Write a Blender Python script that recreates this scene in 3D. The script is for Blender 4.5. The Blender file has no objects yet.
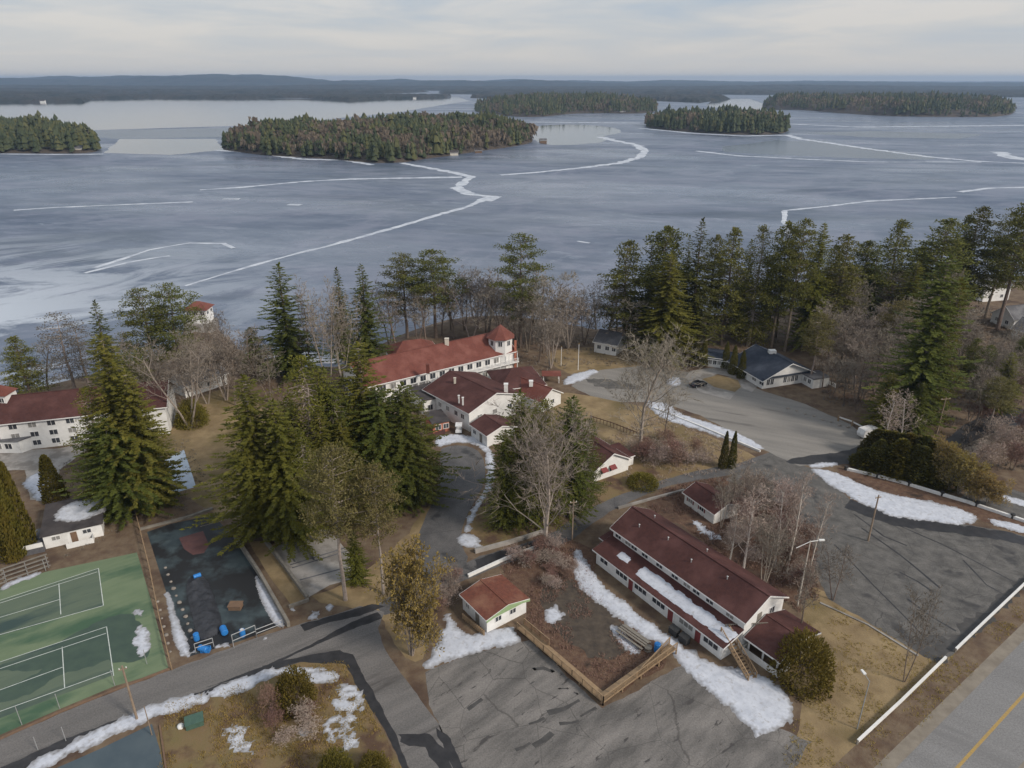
import bpy, math, random
import numpy as np
from mathutils import Vector, Matrix, noise
from mathutils.geometry import tessellate_polygon
D = bpy.data; SC = bpy.context.scene; COL = SC.collection
R = math.radians

# ------------------------------------------------------------------ camera, sky, sun, exposure
F = 711.0; PITCH = math.atan(305 / F); SP, CP = math.sin(PITCH), math.cos(PITCH); CH = 73.0
LAKE = -5.0
cam = D.objects.new('camera', D.cameras.new('camera')); COL.objects.link(cam); SC.camera = cam
cam.location = (0, 0, CH); cam.rotation_euler = (R(90) - PITCH, 0, 0)
cam.data.sensor_width = 36; cam.data.lens = 36 * F / 1024
cam.data.clip_start = 0.5; cam.data.clip_end = 60000
SUN_EL, SUN_AZ = 34, 122          # azimuth: clockwise from +Y
w = D.worlds.new('World'); SC.world = w; w.use_nodes = True
nt = w.node_tree; N = nt.nodes; L = nt.links
for n in list(N): N.remove(n)
out = N.new('ShaderNodeOutputWorld'); bg = N.new('ShaderNodeBackground'); bg.inputs[1].default_value = 0.083
sky = N.new('ShaderNodeTexSky'); sky.sky_type = 'NISHITA'; sky.sun_disc = False
sky.sun_elevation = R(SUN_EL); sky.sun_rotation = R(SUN_AZ); sky.air_density = 1.0; sky.dust_density = 1.5
tc = N.new('ShaderNodeTexCoord'); sep = N.new('ShaderNodeSeparateXYZ'); L.new(tc.outputs['Generated'], sep.inputs[0])
# cloud deck coordinates: direction projected on a plane above the lake
zz = N.new('ShaderNodeMath'); zz.operation = 'MAXIMUM'; zz.inputs[1].default_value = 0.0; L.new(sep.outputs[2], zz.inputs[0])
za = N.new('ShaderNodeMath'); za.operation = 'ADD'; za.inputs[1].default_value = 0.09; L.new(zz.outputs[0], za.inputs[0])
dx = N.new('ShaderNodeMath'); dx.operation = 'DIVIDE'; L.new(sep.outputs[0], dx.inputs[0]); L.new(za.outputs[0], dx.inputs[1])
dy = N.new('ShaderNodeMath'); dy.operation = 'DIVIDE'; L.new(sep.outputs[1], dy.inputs[0]); L.new(za.outputs[0], dy.inputs[1])
cb = N.new('ShaderNodeCombineXYZ'); L.new(dx.outputs[0], cb.inputs[0]); L.new(dy.outputs[0], cb.inputs[1])
nz = N.new('ShaderNodeTexNoise'); nz.inputs['Scale'].default_value = 0.55; nz.inputs['Detail'].default_value = 7
nz.inputs['Roughness'].default_value = 0.55; nz.inputs['Distortion'].default_value = 0.4; L.new(cb.outputs[0], nz.inputs['Vector'])
cr = N.new('ShaderNodeValToRGB'); L.new(nz.outputs[0], cr.inputs[0])
e = cr.color_ramp.elements; e[0].position = 0.34; e[0].color = (4.6, 5.9, 7.5, 1); e[1].position = 0.62; e[1].color = (8.8, 8.5, 8.2, 1)
e = cr.color_ramp.elements.new(0.48); e.color = (6.5, 7.0, 7.6, 1)
mr = N.new('ShaderNodeMapRange'); mr.inputs[1].default_value = 0.0; mr.inputs[2].default_value = 0.10; mr.inputs[3].default_value = 0.0; mr.inputs[4].default_value = 1
L.new(sep.outputs[2], mr.inputs[0])
hm = N.new('ShaderNodeMixRGB'); L.new(mr.outputs[0], hm.inputs[0]); hm.inputs[1].default_value = (7.9, 7.6, 7.3, 1); L.new(cr.outputs[0], hm.inputs[2])
mx = N.new('ShaderNodeMixRGB'); mx.inputs[0].default_value = 0.88; L.new(sky.outputs[0], mx.inputs[1]); L.new(hm.outputs[0], mx.inputs[2])
L.new(mx.outputs[0], bg.inputs[0]); L.new(bg.outputs[0], out.inputs[0])
sl = D.lights.new('sun', 'SUN'); sl.energy = 2.9; sl.angle = R(10); sl.color = (1.0, 0.90, 0.78)
so = D.objects.new('sun', sl); COL.objects.link(so)
sd = Vector((math.sin(R(SUN_AZ)) * math.cos(R(SUN_EL)), math.cos(R(SUN_AZ)) * math.cos(R(SUN_EL)), math.sin(R(SUN_EL))))
so.rotation_euler = sd.to_track_quat('Z', 'Y').to_euler()
SC.view_settings.view_transform = 'Standard'; SC.view_settings.look = 'None'; SC.view_settings.gamma = 1
SC.view_settings.use_curve_mapping = False; SC.view_settings.exposure = 0.04
SC.cycles.volume_bounces = 0

# ------------------------------------------------------------------ helpers
def at(u, v, z=0.0):
    x = (u - 512) / F; y = (384 - v) / F
    t = (CH - z) / (SP - y * CP)
    return Vector((x * t, (CP + y * SP) * t, z))
def proj_v(X, Y, Z):
    d = Y * CP - (Z - CH) * SP; up = Y * SP + (Z - CH) * CP
    return 384 - F * up / d
def height_for(P, vtop):
    lo, hi = 0.0, 60.0
    for _ in range(40):
        m = (lo + hi) / 2
        if proj_v(P.x, P.y, P.z + m) > vtop: lo = m
        else: hi = m
    return lo
def fbm(x, y, s, seed=0.0, o=3):
    return noise.fractal(Vector((x * s + seed, y * s - seed, seed * .37)), 1.0, 2.0, o)

SHORE = [at(u, v, LAKE).xy for u, v in [(-900, 470), (-300, 410), (0, 396), (60, 382), (120, 368), (165, 352), (184, 328), (190, 312), (214, 311), (222, 330), (245, 352),
    (300, 366), (345, 366), (378, 344), (410, 330), (450, 318), (505, 316), (560, 322), (600, 330), (640, 322), (700, 316), (760, 311), (840, 302), (900, 296),
    (960, 288), (1024, 280), (1300, 262), (1900, 245)]]
LANDPOLY = np.array([tuple(p) for p in SHORE] + [(900, -600), (-900, -600)])
def poly_sdf(px, py, poly):
    """signed distance (positive inside) for arrays of points"""
    px = np.asarray(px, float); py = np.asarray(py, float)
    d = np.full(px.shape, 1e18); ins = np.zeros(px.shape, bool)
    n = len(poly)
    for i in range(n):
        ax, ay = poly[i]; bx, by = poly[(i + 1) % n]
        ex, ey = bx - ax, by - ay
        t = np.clip(((px - ax) * ex + (py - ay) * ey) / (ex * ex + ey * ey + 1e-12), 0, 1)
        d = np.minimum(d, (px - ax - t * ex) ** 2 + (py - ay - t * ey) ** 2)
        c = ((ay > py) != (by > py)) & (px < (bx - ax) * (py - ay) / ((by - ay) if by != ay else 1e-12) + ax)
        ins ^= c
    d = np.sqrt(d)
    return np.where(ins, d, -d)
def land_h(X, Y):
    s = poly_sdf(X, Y, LANDPOLY)
    t = np.clip(s / 16.0, -0.8, 1)
    return np.where(t > 0, LAKE + (-LAKE) * (t * t * (3 - 2 * t)), LAKE + t * 6)
def gz(x, y): return float(land_h(np.array([x]), np.array([y]))[0])
def onland(u, v):
    z = 0.0
    for _ in range(12):
        p = at(u, v, z); z = gz(p.x, p.y)
    p = at(u, v, z); return p

def tag(o, label=None, cat=None, group=None, kind=None):
    if label: o['label'] = label
    if cat: o['category'] = cat
    if group: o['group'] = group
    if kind: o['kind'] = kind
    return o
def empty(name, loc, label, cat, group=None, rz=0):
    o = D.objects.new(name, None); COL.objects.link(o); o.location = loc; o.rotation_euler = (0, 0, rz); o.empty_display_size = .5
    return tag(o, label, cat, group)

class MB:
    def __init__(s): s.v = []; s.f = []; s.m = []; s.o = Vector((0, 0, 0)); s.mi = 0; s.M = None
    def P(s, p):
        p = Vector(p)
        s.v.append(tuple(s.M @ p) if s.M is not None else tuple(p)); return len(s.v) - 1
    def face(s, pts):
        ids = [s.P(p) for p in pts]; s.f.append(ids); s.m.append(s.mi)
    def box(s, x0, x1, y0, y1, z0, z1):
        i = [s.P(p) for p in ((x0, y0, z0), (x1, y0, z0), (x1, y1, z0), (x0, y1, z0), (x0, y0, z1), (x1, y0, z1), (x1, y1, z1), (x0, y1, z1))]
        for q in ((3, 2, 1, 0), (4, 5, 6, 7), (0, 1, 5, 4), (1, 2, 6, 5), (2, 3, 7, 6), (3, 0, 4, 7)):
            s.f.append([i[k] for k in q]); s.m.append(s.mi)
    def prism(s, pts, z0, z1):
        n = len(pts); a = [s.P((p[0], p[1], z0)) for p in pts]; b = [s.P((p[0], p[1], z1)) for p in pts]
        s.f.append(b); s.f.append(a[::-1]); s.m += [s.mi] * 2
        for k in range(n): s.f.append([a[k], a[(k + 1) % n], b[(k + 1) % n], b[k]]); s.m.append(s.mi)
    def slab(s, quad, th):
        """sloped slab: polygon of 3-D points, thickened downwards"""
        a = [s.P(p) for p in quad]; b = [s.P((p[0], p[1], p[2] - th)) for p in quad]; n = len(a)
        s.f.append(a); s.f.append(b[::-1]); s.m += [s.mi] * 2
        for k in range(n): s.f.append([b[k], b[(k + 1) % n], a[(k + 1) % n], a[k]]); s.m.append(s.mi)
    def tube(s, p0, p1, r0, r1=None, n=6, cap=True):
        p0 = Vector(p0); p1 = Vector(p1); r1 = r0 if r1 is None else r1
        d = (p1 - p0); 
        if d.length < 1e-6: return
        d.normalize(); a = d.orthogonal().normalized(); b = d.cross(a)
        A = []; B = []
        for k in range(n):
            c = a * math.cos(2 * math.pi * k / n) + b * math.sin(2 * math.pi * k / n)
            A.append(s.P(p0 + c * r0)); B.append(s.P(p1 + c * r1))
        for k in range(n): s.f.append([A[k], A[(k + 1) % n], B[(k + 1) % n], B[k]]); s.m.append(s.mi)
        if cap and n > 2: s.f.append(B); s.f.append(A[::-1]); s.m += [s.mi] * 2
    def beam(s, p0, p1, w, h):
        """box beam between two points: w wide (horizontal), h tall, bottom on the points"""
        p0 = Vector(p0); p1 = Vector(p1); d = p1 - p0; n = Vector((-d.y, d.x, 0)); n.normalize(); n *= w / 2
        U = Vector((0, 0, h)); i = [s.P(p) for p in (p0 - n, p1 - n, p1 + n, p0 + n, p0 - n + U, p1 - n + U, p1 + n + U, p0 + n + U)]
        for q in ((0, 1, 5, 4), (1, 2, 6, 5), (2, 3, 7, 6), (3, 0, 4, 7), (4, 5, 6, 7), (3, 2, 1, 0)):
            s.f.append([i[k] for k in q]); s.m.append(s.mi)
    def mesh(s, name, mats, smooth=False):
        me = D.meshes.new(name); me.from_pydata(s.v, [], s.f)
        for m in (mats if isinstance(mats, (list, tuple)) else [mats]): me.materials.append(m)
        if any(s.m): me.polygons.foreach_set('material_index', s.m)
        if smooth: me.polygons.foreach_set('use_smooth', [True] * len(me.polygons))
        me.update(); return me
    def build(s, name, mats, parent=None, smooth=False, label=None):
        o = D.objects.new(name, s.mesh(name, mats, smooth)); COL.objects.link(o)
        if parent: o.parent = parent
        if label: o['label'] = label
        return o
def copy_tree(o, parent=None):
    c = o.copy(); COL.objects.link(c); c.parent = parent
    for ch in list(o.children): copy_tree(ch, c)
    return c

# ------------------------------------------------------------------ materials
def nodes(name):
    m = D.materials.new(name); m.use_nodes = True; t = m.node_tree; b = t.nodes['Principled BSDF']; return m, t.nodes, t.links, b
def mat(name, c1, c2=None, scale=1.0, rough=.8, detail=5, bump=0, coord='world', lo=.35, hi=.65, spec=.3, stretch=None, rot=0, c3=None, s3=.1, lo3=.5, hi3=.6, metal=0, var=0, bscale=None):
    m, n, l, b = nodes(name)
    b.inputs['Roughness'].default_value = rough; b.inputs['Specular IOR Level'].default_value = spec; b.inputs['Metallic'].default_value = metal
    if c2 is None and not var: b.inputs['Base Color'].default_value = (*c1, 1); return m
    c2 = c2 or c1
    if coord == 'world': g = n.new('ShaderNodeNewGeometry'); src = g.outputs['Position']
    else: g = n.new('ShaderNodeTexCoord'); src = g.outputs['Object']
    if stretch or rot:
        mp = n.new('ShaderNodeMapping'); mp.inputs['Rotation'].default_value = (0, 0, rot); l.new(src, mp.inputs[0])
        m2 = n.new('ShaderNodeMapping'); m2.inputs['Scale'].default_value = stretch or (1, 1, 1); l.new(mp.outputs[0], m2.inputs[0]); ssrc = m2.outputs[0]
    else: ssrc = src
    def ns(sc, vec, det=detail, r=.6):
        t = n.new('ShaderNodeTexNoise'); t.inputs['Scale'].default_value = sc; t.inputs['Detail'].default_value = det; t.inputs['Roughness'].default_value = r; l.new(vec, t.inputs['Vector']); return t.outputs[0]
    def ramp(v, a, c):
        t = n.new('ShaderNodeMapRange'); t.inputs[1].default_value = a; t.inputs[2].default_value = c; l.new(v, t.inputs[0]); return t.outputs[0]
    mix = n.new('ShaderNodeMixRGB'); mix.inputs[1].default_value = (*c1, 1); mix.inputs[2].default_value = (*c2, 1); nv = ns(scale, ssrc); l.new(ramp(nv, lo, hi), mix.inputs[0]); cur = mix.outputs[0]
    if c3:
        m3 = n.new('ShaderNodeMixRGB'); l.new(cur, m3.inputs[1]); m3.inputs[2].default_value = (*c3, 1); l.new(ramp(ns(s3, ssrc), lo3, hi3), m3.inputs[0]); cur = m3.outputs[0]
    if var:
        oi = n.new('ShaderNodeObjectInfo'); hs = n.new('ShaderNodeHueSaturation'); l.new(cur, hs.inputs['Color'])
        a = n.new('ShaderNodeMapRange'); a.inputs[3].default_value = 1 - var; a.inputs[4].default_value = 1 + var; l.new(oi.outputs['Random'], a.inputs[0]); l.new(a.outputs[0], hs.inputs['Value'])
        a2 = n.new('ShaderNodeMath'); a2.operation = 'MULTIPLY_ADD'; a2.inputs[1].default_value = .03; a2.inputs[2].default_value = .478
        w2 = n.new('ShaderNodeMath'); w2.operation = 'FRACT'; w3 = n.new('ShaderNodeMath'); w3.operation = 'MULTIPLY'; w3.inputs[1].default_value = 7.31; l.new(oi.outputs['Random'], w3.inputs[0]); l.new(w3.outputs[0], w2.inputs[0])
        l.new(w2.outputs[0], a2.inputs[0]); l.new(a2.outputs[0], hs.inputs['Hue']); cur = hs.outputs[0]
    l.new(cur, b.inputs['Base Color'])
    if bump:
        bp = n.new('ShaderNodeBump'); bp.inputs['Strength'].default_value = 1; bp.inputs['Distance'].default_value = bump; l.new(ns(bscale or scale * 2, src, 4), bp.inputs['Height']); l.new(bp.outputs[0], b.inputs['Normal'])
    return m
def leafmat(name, c1, c2, var=.25, scale=.7):
    m = mat(name, c1, c2, scale, .75, 3, coord='object', lo=.3, hi=.7, spec=.15, var=var)
    t = m.node_tree; b = t.nodes['Principled BSDF']; o = t.nodes['Material Output']
    tr = t.nodes.new('ShaderNodeBsdfTranslucent'); mi = t.nodes.new('ShaderNodeMixShader'); mi.inputs[0].default_value = .25
    t.links.new(b.inputs['Base Color'].links[0].from_socket, tr.inputs[0]); t.links.new(b.outputs[0], mi.inputs[1]); t.links.new(tr.outputs[0], mi.inputs[2]); t.links.new(mi.outputs[0], o.inputs[0])
    return m
def asphalt(name, c1, c2, cdark, rot=0, st=(.25, 1, 1), cracks=.16, wet=(.56, .62), wscale=.09):
    m, n, l, b = nodes(name)
    g = n.new('ShaderNodeNewGeometry'); src = g.outputs['Position']
    mp = n.new('ShaderNodeMapping'); mp.inputs['Rotation'].default_value = (0, 0, rot); l.new(src, mp.inputs[0])
    m2 = n.new('ShaderNodeMapping'); m2.inputs['Scale'].default_value = st; l.new(mp.outputs[0], m2.inputs[0])
    def ns(sc, v, det=6, r=.6, dist=0):
        t = n.new('ShaderNodeTexNoise'); t.inputs['Scale'].default_value = sc; t.inputs['Detail'].default_value = det; t.inputs['Roughness'].default_value = r; t.inputs['Distortion'].default_value = dist; l.new(v, t.inputs['Vector']); return t
    def ramp(v, a, c, o0=0, o1=1):
        t = n.new('ShaderNodeMapRange'); t.inputs[1].default_value = a; t.inputs[2].default_value = c; t.inputs[3].default_value = o0; t.inputs[4].default_value = o1; l.new(v, t.inputs[0]); return t.outputs[0]
    a = n.new('ShaderNodeMixRGB'); a.inputs[1].default_value = (*c1, 1); a.inputs[2].default_value = (*c2, 1); l.new(ramp(ns(.35, m2.outputs[0]).outputs[0], .35, .65), a.inputs[0])
    f = n.new('ShaderNodeMixRGB'); f.blend_type = 'MULTIPLY'; f.inputs[0].default_value = 1; l.new(a.outputs[0], f.inputs[1])
    fr = n.new('ShaderNodeMapRange'); fr.inputs[1].default_value = .3; fr.inputs[2].default_value = .7; fr.inputs[3].default_value = .78; fr.inputs[4].default_value = 1.2; l.new(ns(5, src, 3).outputs[0], fr.inputs[0])
    l.new(fr.outputs[0], f.inputs[2]); cur = f.outputs[0]
    # stains
    wv = ramp(ns(wscale, m2.outputs[0], 7, .62, .3).outputs[0], wet[0], wet[1])
    wm = n.new('ShaderNodeMixRGB'); l.new(wv, wm.inputs[0]); l.new(cur, wm.inputs[1]); wm.inputs[2].default_value = (*cdark, 1); cur = wm.outputs[0]
    # cracks
    if cracks:
        dv = n.new('ShaderNodeMixRGB'); dv.blend_type = 'ADD'; dv.inputs[0].default_value = 6.5; l.new(mp.outputs[0], dv.inputs[1]); l.new(ns(.16, src, 6).outputs['Color'], dv.inputs[2])
        for sc, th, am in ((cracks, .007, .6), (cracks * 2.7, .004, .35)):
            vo = n.new('ShaderNodeTexVoronoi'); vo.feature = 'DISTANCE_TO_EDGE'; vo.inputs['Scale'].default_value = sc; l.new(dv.outputs[0], vo.inputs['Vector'])
            cm = n.new('ShaderNodeMixRGB'); l.new(ramp(vo.outputs['Distance'], 0, th, am, 0), cm.inputs[0]); l.new(cur, cm.inputs[1]); cm.inputs[2].default_value = (cdark[0] * .7, cdark[1] * .7, cdark[2] * .7, 1); cur = cm.outputs[0]
    l.new(cur, b.inputs['Base Color'])
    l.new(ramp(wv, 0, 1, .85, .55), b.inputs['Roughness']); b.inputs['Specular IOR Level'].default_value = .3
    return m
M = {}
M['ground'] = mat('leaf_litter', (.115, .076, .052), (.185, .14, .095), .5, .95, 9, .08, c3=(.075, .048, .036), s3=.12, lo3=.5, hi3=.66, bscale=3)
M['lawn'] = mat('dry_lawn', (.30, .225, .125), (.195, .14, .078), .28, .95, 9, .06, c3=(.15, .115, .055), s3=.09, lo3=.50, hi3=.66, bscale=4)
M['lawn2'] = mat('olive_lawn', (.17, .135, .062), (.20, .135, .075), .35, .95, 9, .06, c3=(.10, .062, .042), s3=.22, lo3=.5, hi3=.62, bscale=4)
M['brush'] = mat('brush_floor', (.10, .056, .040), (.155, .10, .068), 1.1, .95, 8, .12, c3=(.045, .032, .026), s3=.33, lo3=.55, hi3=.68, bscale=4)
M['mud'] = mat('bare_mud', (.055, .045, .038), (.10, .08, .062), .9, .9, 8, .05)
M['lot'] = asphalt('lot_asphalt', (.225, .21, .198), (.105, .10, .096), (.065, .06, .058), rot=R(-42), st=(.3, 1, 1), cracks=.13, wet=(.60, .65), wscale=1.1)
M['lot_dark'] = asphalt('old_asphalt', (.150, .143, .135), (.086, .083, .080), (.050, .048, .048), rot=R(40), st=(1.3, 1.6, 1), cracks=.14, wet=(.58, .66), wscale=.12)
M['lot_pale'] = asphalt('pale_asphalt', (.27, .255, .235), (.20, .19, .178), (.12, .112, .105), rot=R(25), st=(.12, 1, 1), cracks=.0, wet=(.6, .7), wscale=.3)
M['drive'] = asphalt('drive_asphalt', (.135, .13, .13), (.09, .088, .09), (.05, .05, .052), rot=R(0), st=(1, 1, 1), cracks=.08, wet=(.6, .66), wscale=.14)
M['lane'] = asphalt('lane_asphalt', (.185, .175, .17), (.13, .125, .122), (.085, .08, .078), rot=R(-31), st=(.15, 1, 1), cracks=0, wet=(.56, .66), wscale=.2)
M['road'] = asphalt('road_asphalt', (.225, .222, .222), (.185, .182, .182), (.16, .157, .157), rot=R(36), st=(.08, 1, 1), cracks=0, wet=(.6, .7), wscale=.3)
M['wet'] = mat('wet_asphalt', (.028, .028, .031), (.045, .044, .047), .8, .45, 5)
M['gravel'] = mat('gravel', (.19, .165, .135), (.26, .23, .19), .6, .95, 8, .03, stretch=(1, 1, 1))
M['lot_dark2'] = mat('damp_asphalt', (.055, .053, .052), (.085, .082, .08), .9, .75, 8)
M['yellow'] = mat('yellow_paint', (.46, .30, .08), (.30, .22, .11), 5, .7)
M['white_paint'] = mat('white_line_paint', (.62, .65, .62), (.45, .5, .47), 1.2, .7)
M['snow'] = mat('snow', (.60, .63, .70), (.48, .51, .58), .8, .8, 9, .025, c3=(.38, .36, .35), s3=1.1, lo3=.58, hi3=.78, bscale=1.8)
_t = M['snow'].node_tree; _b = _t.nodes['Principled BSDF']; _src = _b.inputs['Base Color'].links[0].from_socket
_a = _t.nodes.new('ShaderNodeAttribute'); _a.attribute_name = 'melt'; _n = _t.nodes.new('ShaderNodeTexNoise'); _n.inputs['Scale'].default_value = 2.2; _n.inputs['Detail'].default_value = 6
_g = _t.nodes.new('ShaderNodeNewGeometry'); _t.links.new(_g.outputs['Position'], _n.inputs['Vector']); _m1 = _t.nodes.new('ShaderNodeMath'); _m1.operation = 'MULTIPLY_ADD'; _m1.inputs[1].default_value = 1.3; _m1.inputs[2].default_value = -.65; _t.links.new(_n.outputs[0], _m1.inputs[0])
_m2 = _t.nodes.new('ShaderNodeMath'); _m2.operation = 'ADD'; _m2.use_clamp = True; _t.links.new(_a.outputs['Fac'], _m2.inputs[0]); _t.links.new(_m1.outputs[0], _m2.inputs[1]); _m3 = _t.nodes.new('ShaderNodeMath'); _m3.operation = 'MULTIPLY'; _m3.inputs[1].default_value = .85; _t.links.new(_m2.outputs[0], _m3.inputs[0])
_x = _t.nodes.new('ShaderNodeMixRGB'); _t.links.new(_m3.outputs[0], _x.inputs[0]); _t.links.new(_src, _x.inputs[1]); _x.inputs[2].default_value = (.17, .16, .155, 1); _t.links.new(_x.outputs[0], _b.inputs['Base Color'])
M['ice_line'] = mat('ridge_snow', (.58, .62, .68), (.36, .40, .47), .16, .7, 8, lo=.4, hi=.66)
M['concrete'] = mat('concrete', (.36, .34, .32), (.27, .255, .24), .6, .85, 6, c3=(.2, .185, .17), s3=.2)
M['white'] = mat('white_wall', (.78, .78, .77), (.68, .68, .67), .7, .6, 6, c3=(.56, .55, .53), s3=.35, lo3=.6, hi3=.8)
M['trim'] = mat('white_trim', (.78, .78, .77), (.7, .7, .7), 1, .5)
M['cream'] = mat('cream_wall', (.62, .58, .50), (.54, .5, .43), .7, .7)
def roofmat(name, a, b_, c): return mat(name, a, b_, 2.2, .85, 9, .03, c3=tuple(q * 1.12 + .004 for q in c), s3=.3, lo3=.46, hi3=.68, bscale=7)
M['roof_red'] = roofmat('red_shingle', (.165, .055, .042), (.13, .045, .035), (.185, .072, .056))
M['roof_maroon'] = roofmat('maroon_shingle', (.080, .032, .028), (.060, .025, .023), (.095, .040, .036))
M['roof_rust'] = roofmat('rust_roof', (.19, .068, .045), (.13, .05, .037), (.23, .115, .075))
M['roof_slate'] = roofmat('slate_shingle', (.040, .050, .072), (.032, .040, .058), (.055, .066, .09))
M['roof_grey'] = roofmat('grey_shingle', (.12, .12, .13), (.09, .09, .10), (.16, .16, .17))
M['roof_dark'] = mat('dark_flat_roof', (.045, .04, .042), (.08, .07, .07), .5, .8)
M['glass'] = mat('window_glass', (.03, .035, .045), (.06, .065, .075), .5, .12, spec=.6)
M['green_trim'] = mat('pale_green_trim', (.30, .42, .22), (.26, .36, .2), 2, .6)
M['curtain'] = mat('window_curtain', (.30, .29, .27), (.2, .2, .2), 2, .3)
M['red_cloth'] = mat('red_awning', (.22, .05, .05), (.17, .045, .045), 2, .8)
M['salmon'] = mat('salmon_paint', (.46, .17, .11), (.4, .15, .1), 2, .7)
M['wood'] = mat('weathered_wood', (.34, .24, .145), (.25, .175, .11), 1.8, .8, 6, stretch=(1, 1, .2))
M['wood_grey'] = mat('grey_wood', (.24, .22, .19), (.17, .155, .135), 1.6, .85)
M['wood_brown'] = mat('brown_wood', (.20, .125, .08), (.15, .1, .07), 1.6, .85)
M['pole'] = mat('utility_pole_wood', (.30, .23, .17), (.22, .17, .13), 1.5, .85)
M['metal'] = mat('galvanised_metal', (.42, .43, .44), (.35, .36, .37), 3, .45, metal=.3)
M['black'] = mat('black_metal', (.03, .03, .032), (.045, .045, .045), 3, .6)
M['lamp'] = mat('lamp_plastic', (.75, .76, .74), (.7, .7, .7), 3, .4)
M['tarp'] = mat('black_tarp', (.028, .030, .036), (.05, .053, .062), .8, .42, 6, .15, bscale=1.2)
M['blue'] = mat('blue_plastic', (.03, .22, .60), (.03, .18, .5), 2, .4)
M['green_box'] = mat('green_box_paint', (.07, .13, .10), (.055, .105, .085), 2, .6)
M['court'] = mat('court_green', (.135, .185, .11), (.165, .215, .13), .35, .8, 7, c3=(.06, .115, .07), s3=.11, lo3=.5, hi3=.64, stretch=(.5, 1.4, 1), rot=R(-34))
M['court_in'] = mat('court_play_green', (.10, .135, .10), (.12, .155, .11), .35, .8, 7, c3=(.045, .075, .07), s3=.13, lo3=.5, hi3=.62, stretch=(.35, 1.6, 1), rot=R(-34))
M['court_wet'] = mat('court_damp_green', (.05, .08, .065), (.065, .10, .075), .5, .6, 7)
M['court_blue'] = mat('court_blue_grey', (.036, .050, .058), (.064, .086, .094), .4, .5, 10, c3=(.022, .023, .025), s3=.16, lo3=.44, hi3=.54)
M['court_slate'] = mat('court_slate', (.060, .085, .105), (.085, .112, .13), .25, .6, 7)
M['key'] = mat('court_red_key', (.13, .065, .06), (.10, .05, .05), .8, .7)
M['pool'] = mat('frozen_pool', (.50, .58, .68), (.38, .47, .58), .3, .35, 6)
M['stone'] = mat('pale_stone', (.30, .27, .24), (.2, .18, .16), 2, .9)
M['car'] = mat('black_car_paint', (.012, .013, .018), None, rough=.25, spec=.6)
M['tyre'] = mat('tyre_rubber', (.02, .02, .02), None, rough=.8)
M['rubber_white'] = mat('white_vinyl', (.78, .79, .8), (.6, .61, .62), 1, .5)
M['bark'] = mat('grey_brown_bark', (.20, .16, .13), (.125, .10, .08), 3, .9, coord='object', var=.15)
M['bark_pale'] = mat('pale_grey_bark', (.36, .31, .27), (.24, .205, .175), 2.5, .9, coord='object', var=.15)
M['twig'] = mat('brown_twigs', (.28, .245, .20), (.19, .165, .135), 1.0, .9, coord='object', var=.2)
M['twig_red'] = mat('reddish_twigs', (.25, .16, .125), (.17, .105, .085), 1.0, .9, coord='object', var=.2)
M['birch'] = mat('white_birch_bark', (.66, .62, .56), (.42, .37, .33), 2.2, .8, coord='object', var=.1)
M['twig_pale'] = mat('pale_birch_twigs', (.42, .35, .30), (.27, .21, .175), 1.0, .9, coord='object', var=.12)
M['spruce'] = leafmat('spruce_needles', (.062, .078, .020), (.125, .135, .032))
M['spruce_y'] = leafmat('yellow_spruce_needles', (.10, .108, .020), (.185, .178, .034), .12)
M['pine'] = leafmat('pine_needles', (.084, .098, .026), (.165, .166, .042))
M['spruce_m'] = leafmat('mid_spruce_needles', (.066, .086, .020), (.135, .15, .032), .15)
M['pine_pale'] = leafmat('pale_pine_needles', (.13, .125, .045), (.21, .19, .075), .12)
M['grey_needles'] = leafmat('grey_needles', (.13, .125, .10), (.20, .185, .15), .1)
M['cedar'] = leafmat('cedar_foliage', (.09, .086, .016), (.18, .15, .03), .12, .9)
M['cedar_dark'] = leafmat('dark_cedar_foliage', (.075, .08, .02), (.15, .135, .034), .3, .9)
M['bush'] = leafmat('olive_bush_leaves', (.12, .11, .022), (.2, .17, .034), .15, 1.5)
M['willow'] = leafmat('willow_twigs', (.26, .20, .06), (.38, .29, .09), .1, 1.0)
M['far_con'] = mat('far_conifers', (.036, .050, .024), (.068, .078, .036), .09, .9, 4)
M['far_con2'] = mat('far_conifers_olive', (.065, .07, .026), (.10, .10, .04), .09, .9, 4)
M['far_bare'] = mat('far_bare_trees', (.17, .135, .10), (.11, .088, .066), .08, .9, 4)
M['canopy'] = mat('distant_canopy', (.016, .022, .020), (.045, .042, .036), .008, .9, 6)

# ------------------------------------------------------------------ ground, lake, ice
def grid_axis(lo, hi, step, far, grow=1.25):
    a = list(np.arange(lo, hi + step, step)); s = step
    x = a[-1]
    while x < far: s *= grow; x += s; a.append(x)
    s = step; x = a[0]
    while x > -far: s *= grow; x -= s; a.insert(0, x)
    return np.array(a)
xs = grid_axis(-260, 330, 4.0, 26000); ys = grid_axis(-60, 330, 4.0, 26000)
GX, GY = np.meshgrid(xs, ys, indexing='xy'); GZ = land_h(GX.ravel(), GY.ravel())
near = (np.abs(GX.ravel()) < 900) & (np.abs(GY.ravel()) < 600); GZ = np.where(near | (GZ > -1), GZ, -9.8)
nx, ny = len(xs), len(ys)
v = np.stack([GX.ravel(), GY.ravel(), GZ], 1)
idx = np.arange(nx * ny).reshape(ny, nx)
f = np.stack([idx[:-1, :-1], idx[:-1, 1:], idx[1:, 1:], idx[1:, :-1]], -1).reshape(-1, 4)
me = D.meshes.new('ground'); me.from_pydata(v.tolist(), [], f.tolist()); me.materials.append(M['ground'])
me.polygons.foreach_set('use_smooth', [True] * len(me.polygons))
o = D.objects.new('ground', me); COL.objects.link(o); tag(o, 'brown leaf covered ground of the lakeside resort', kind='structure')

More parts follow.
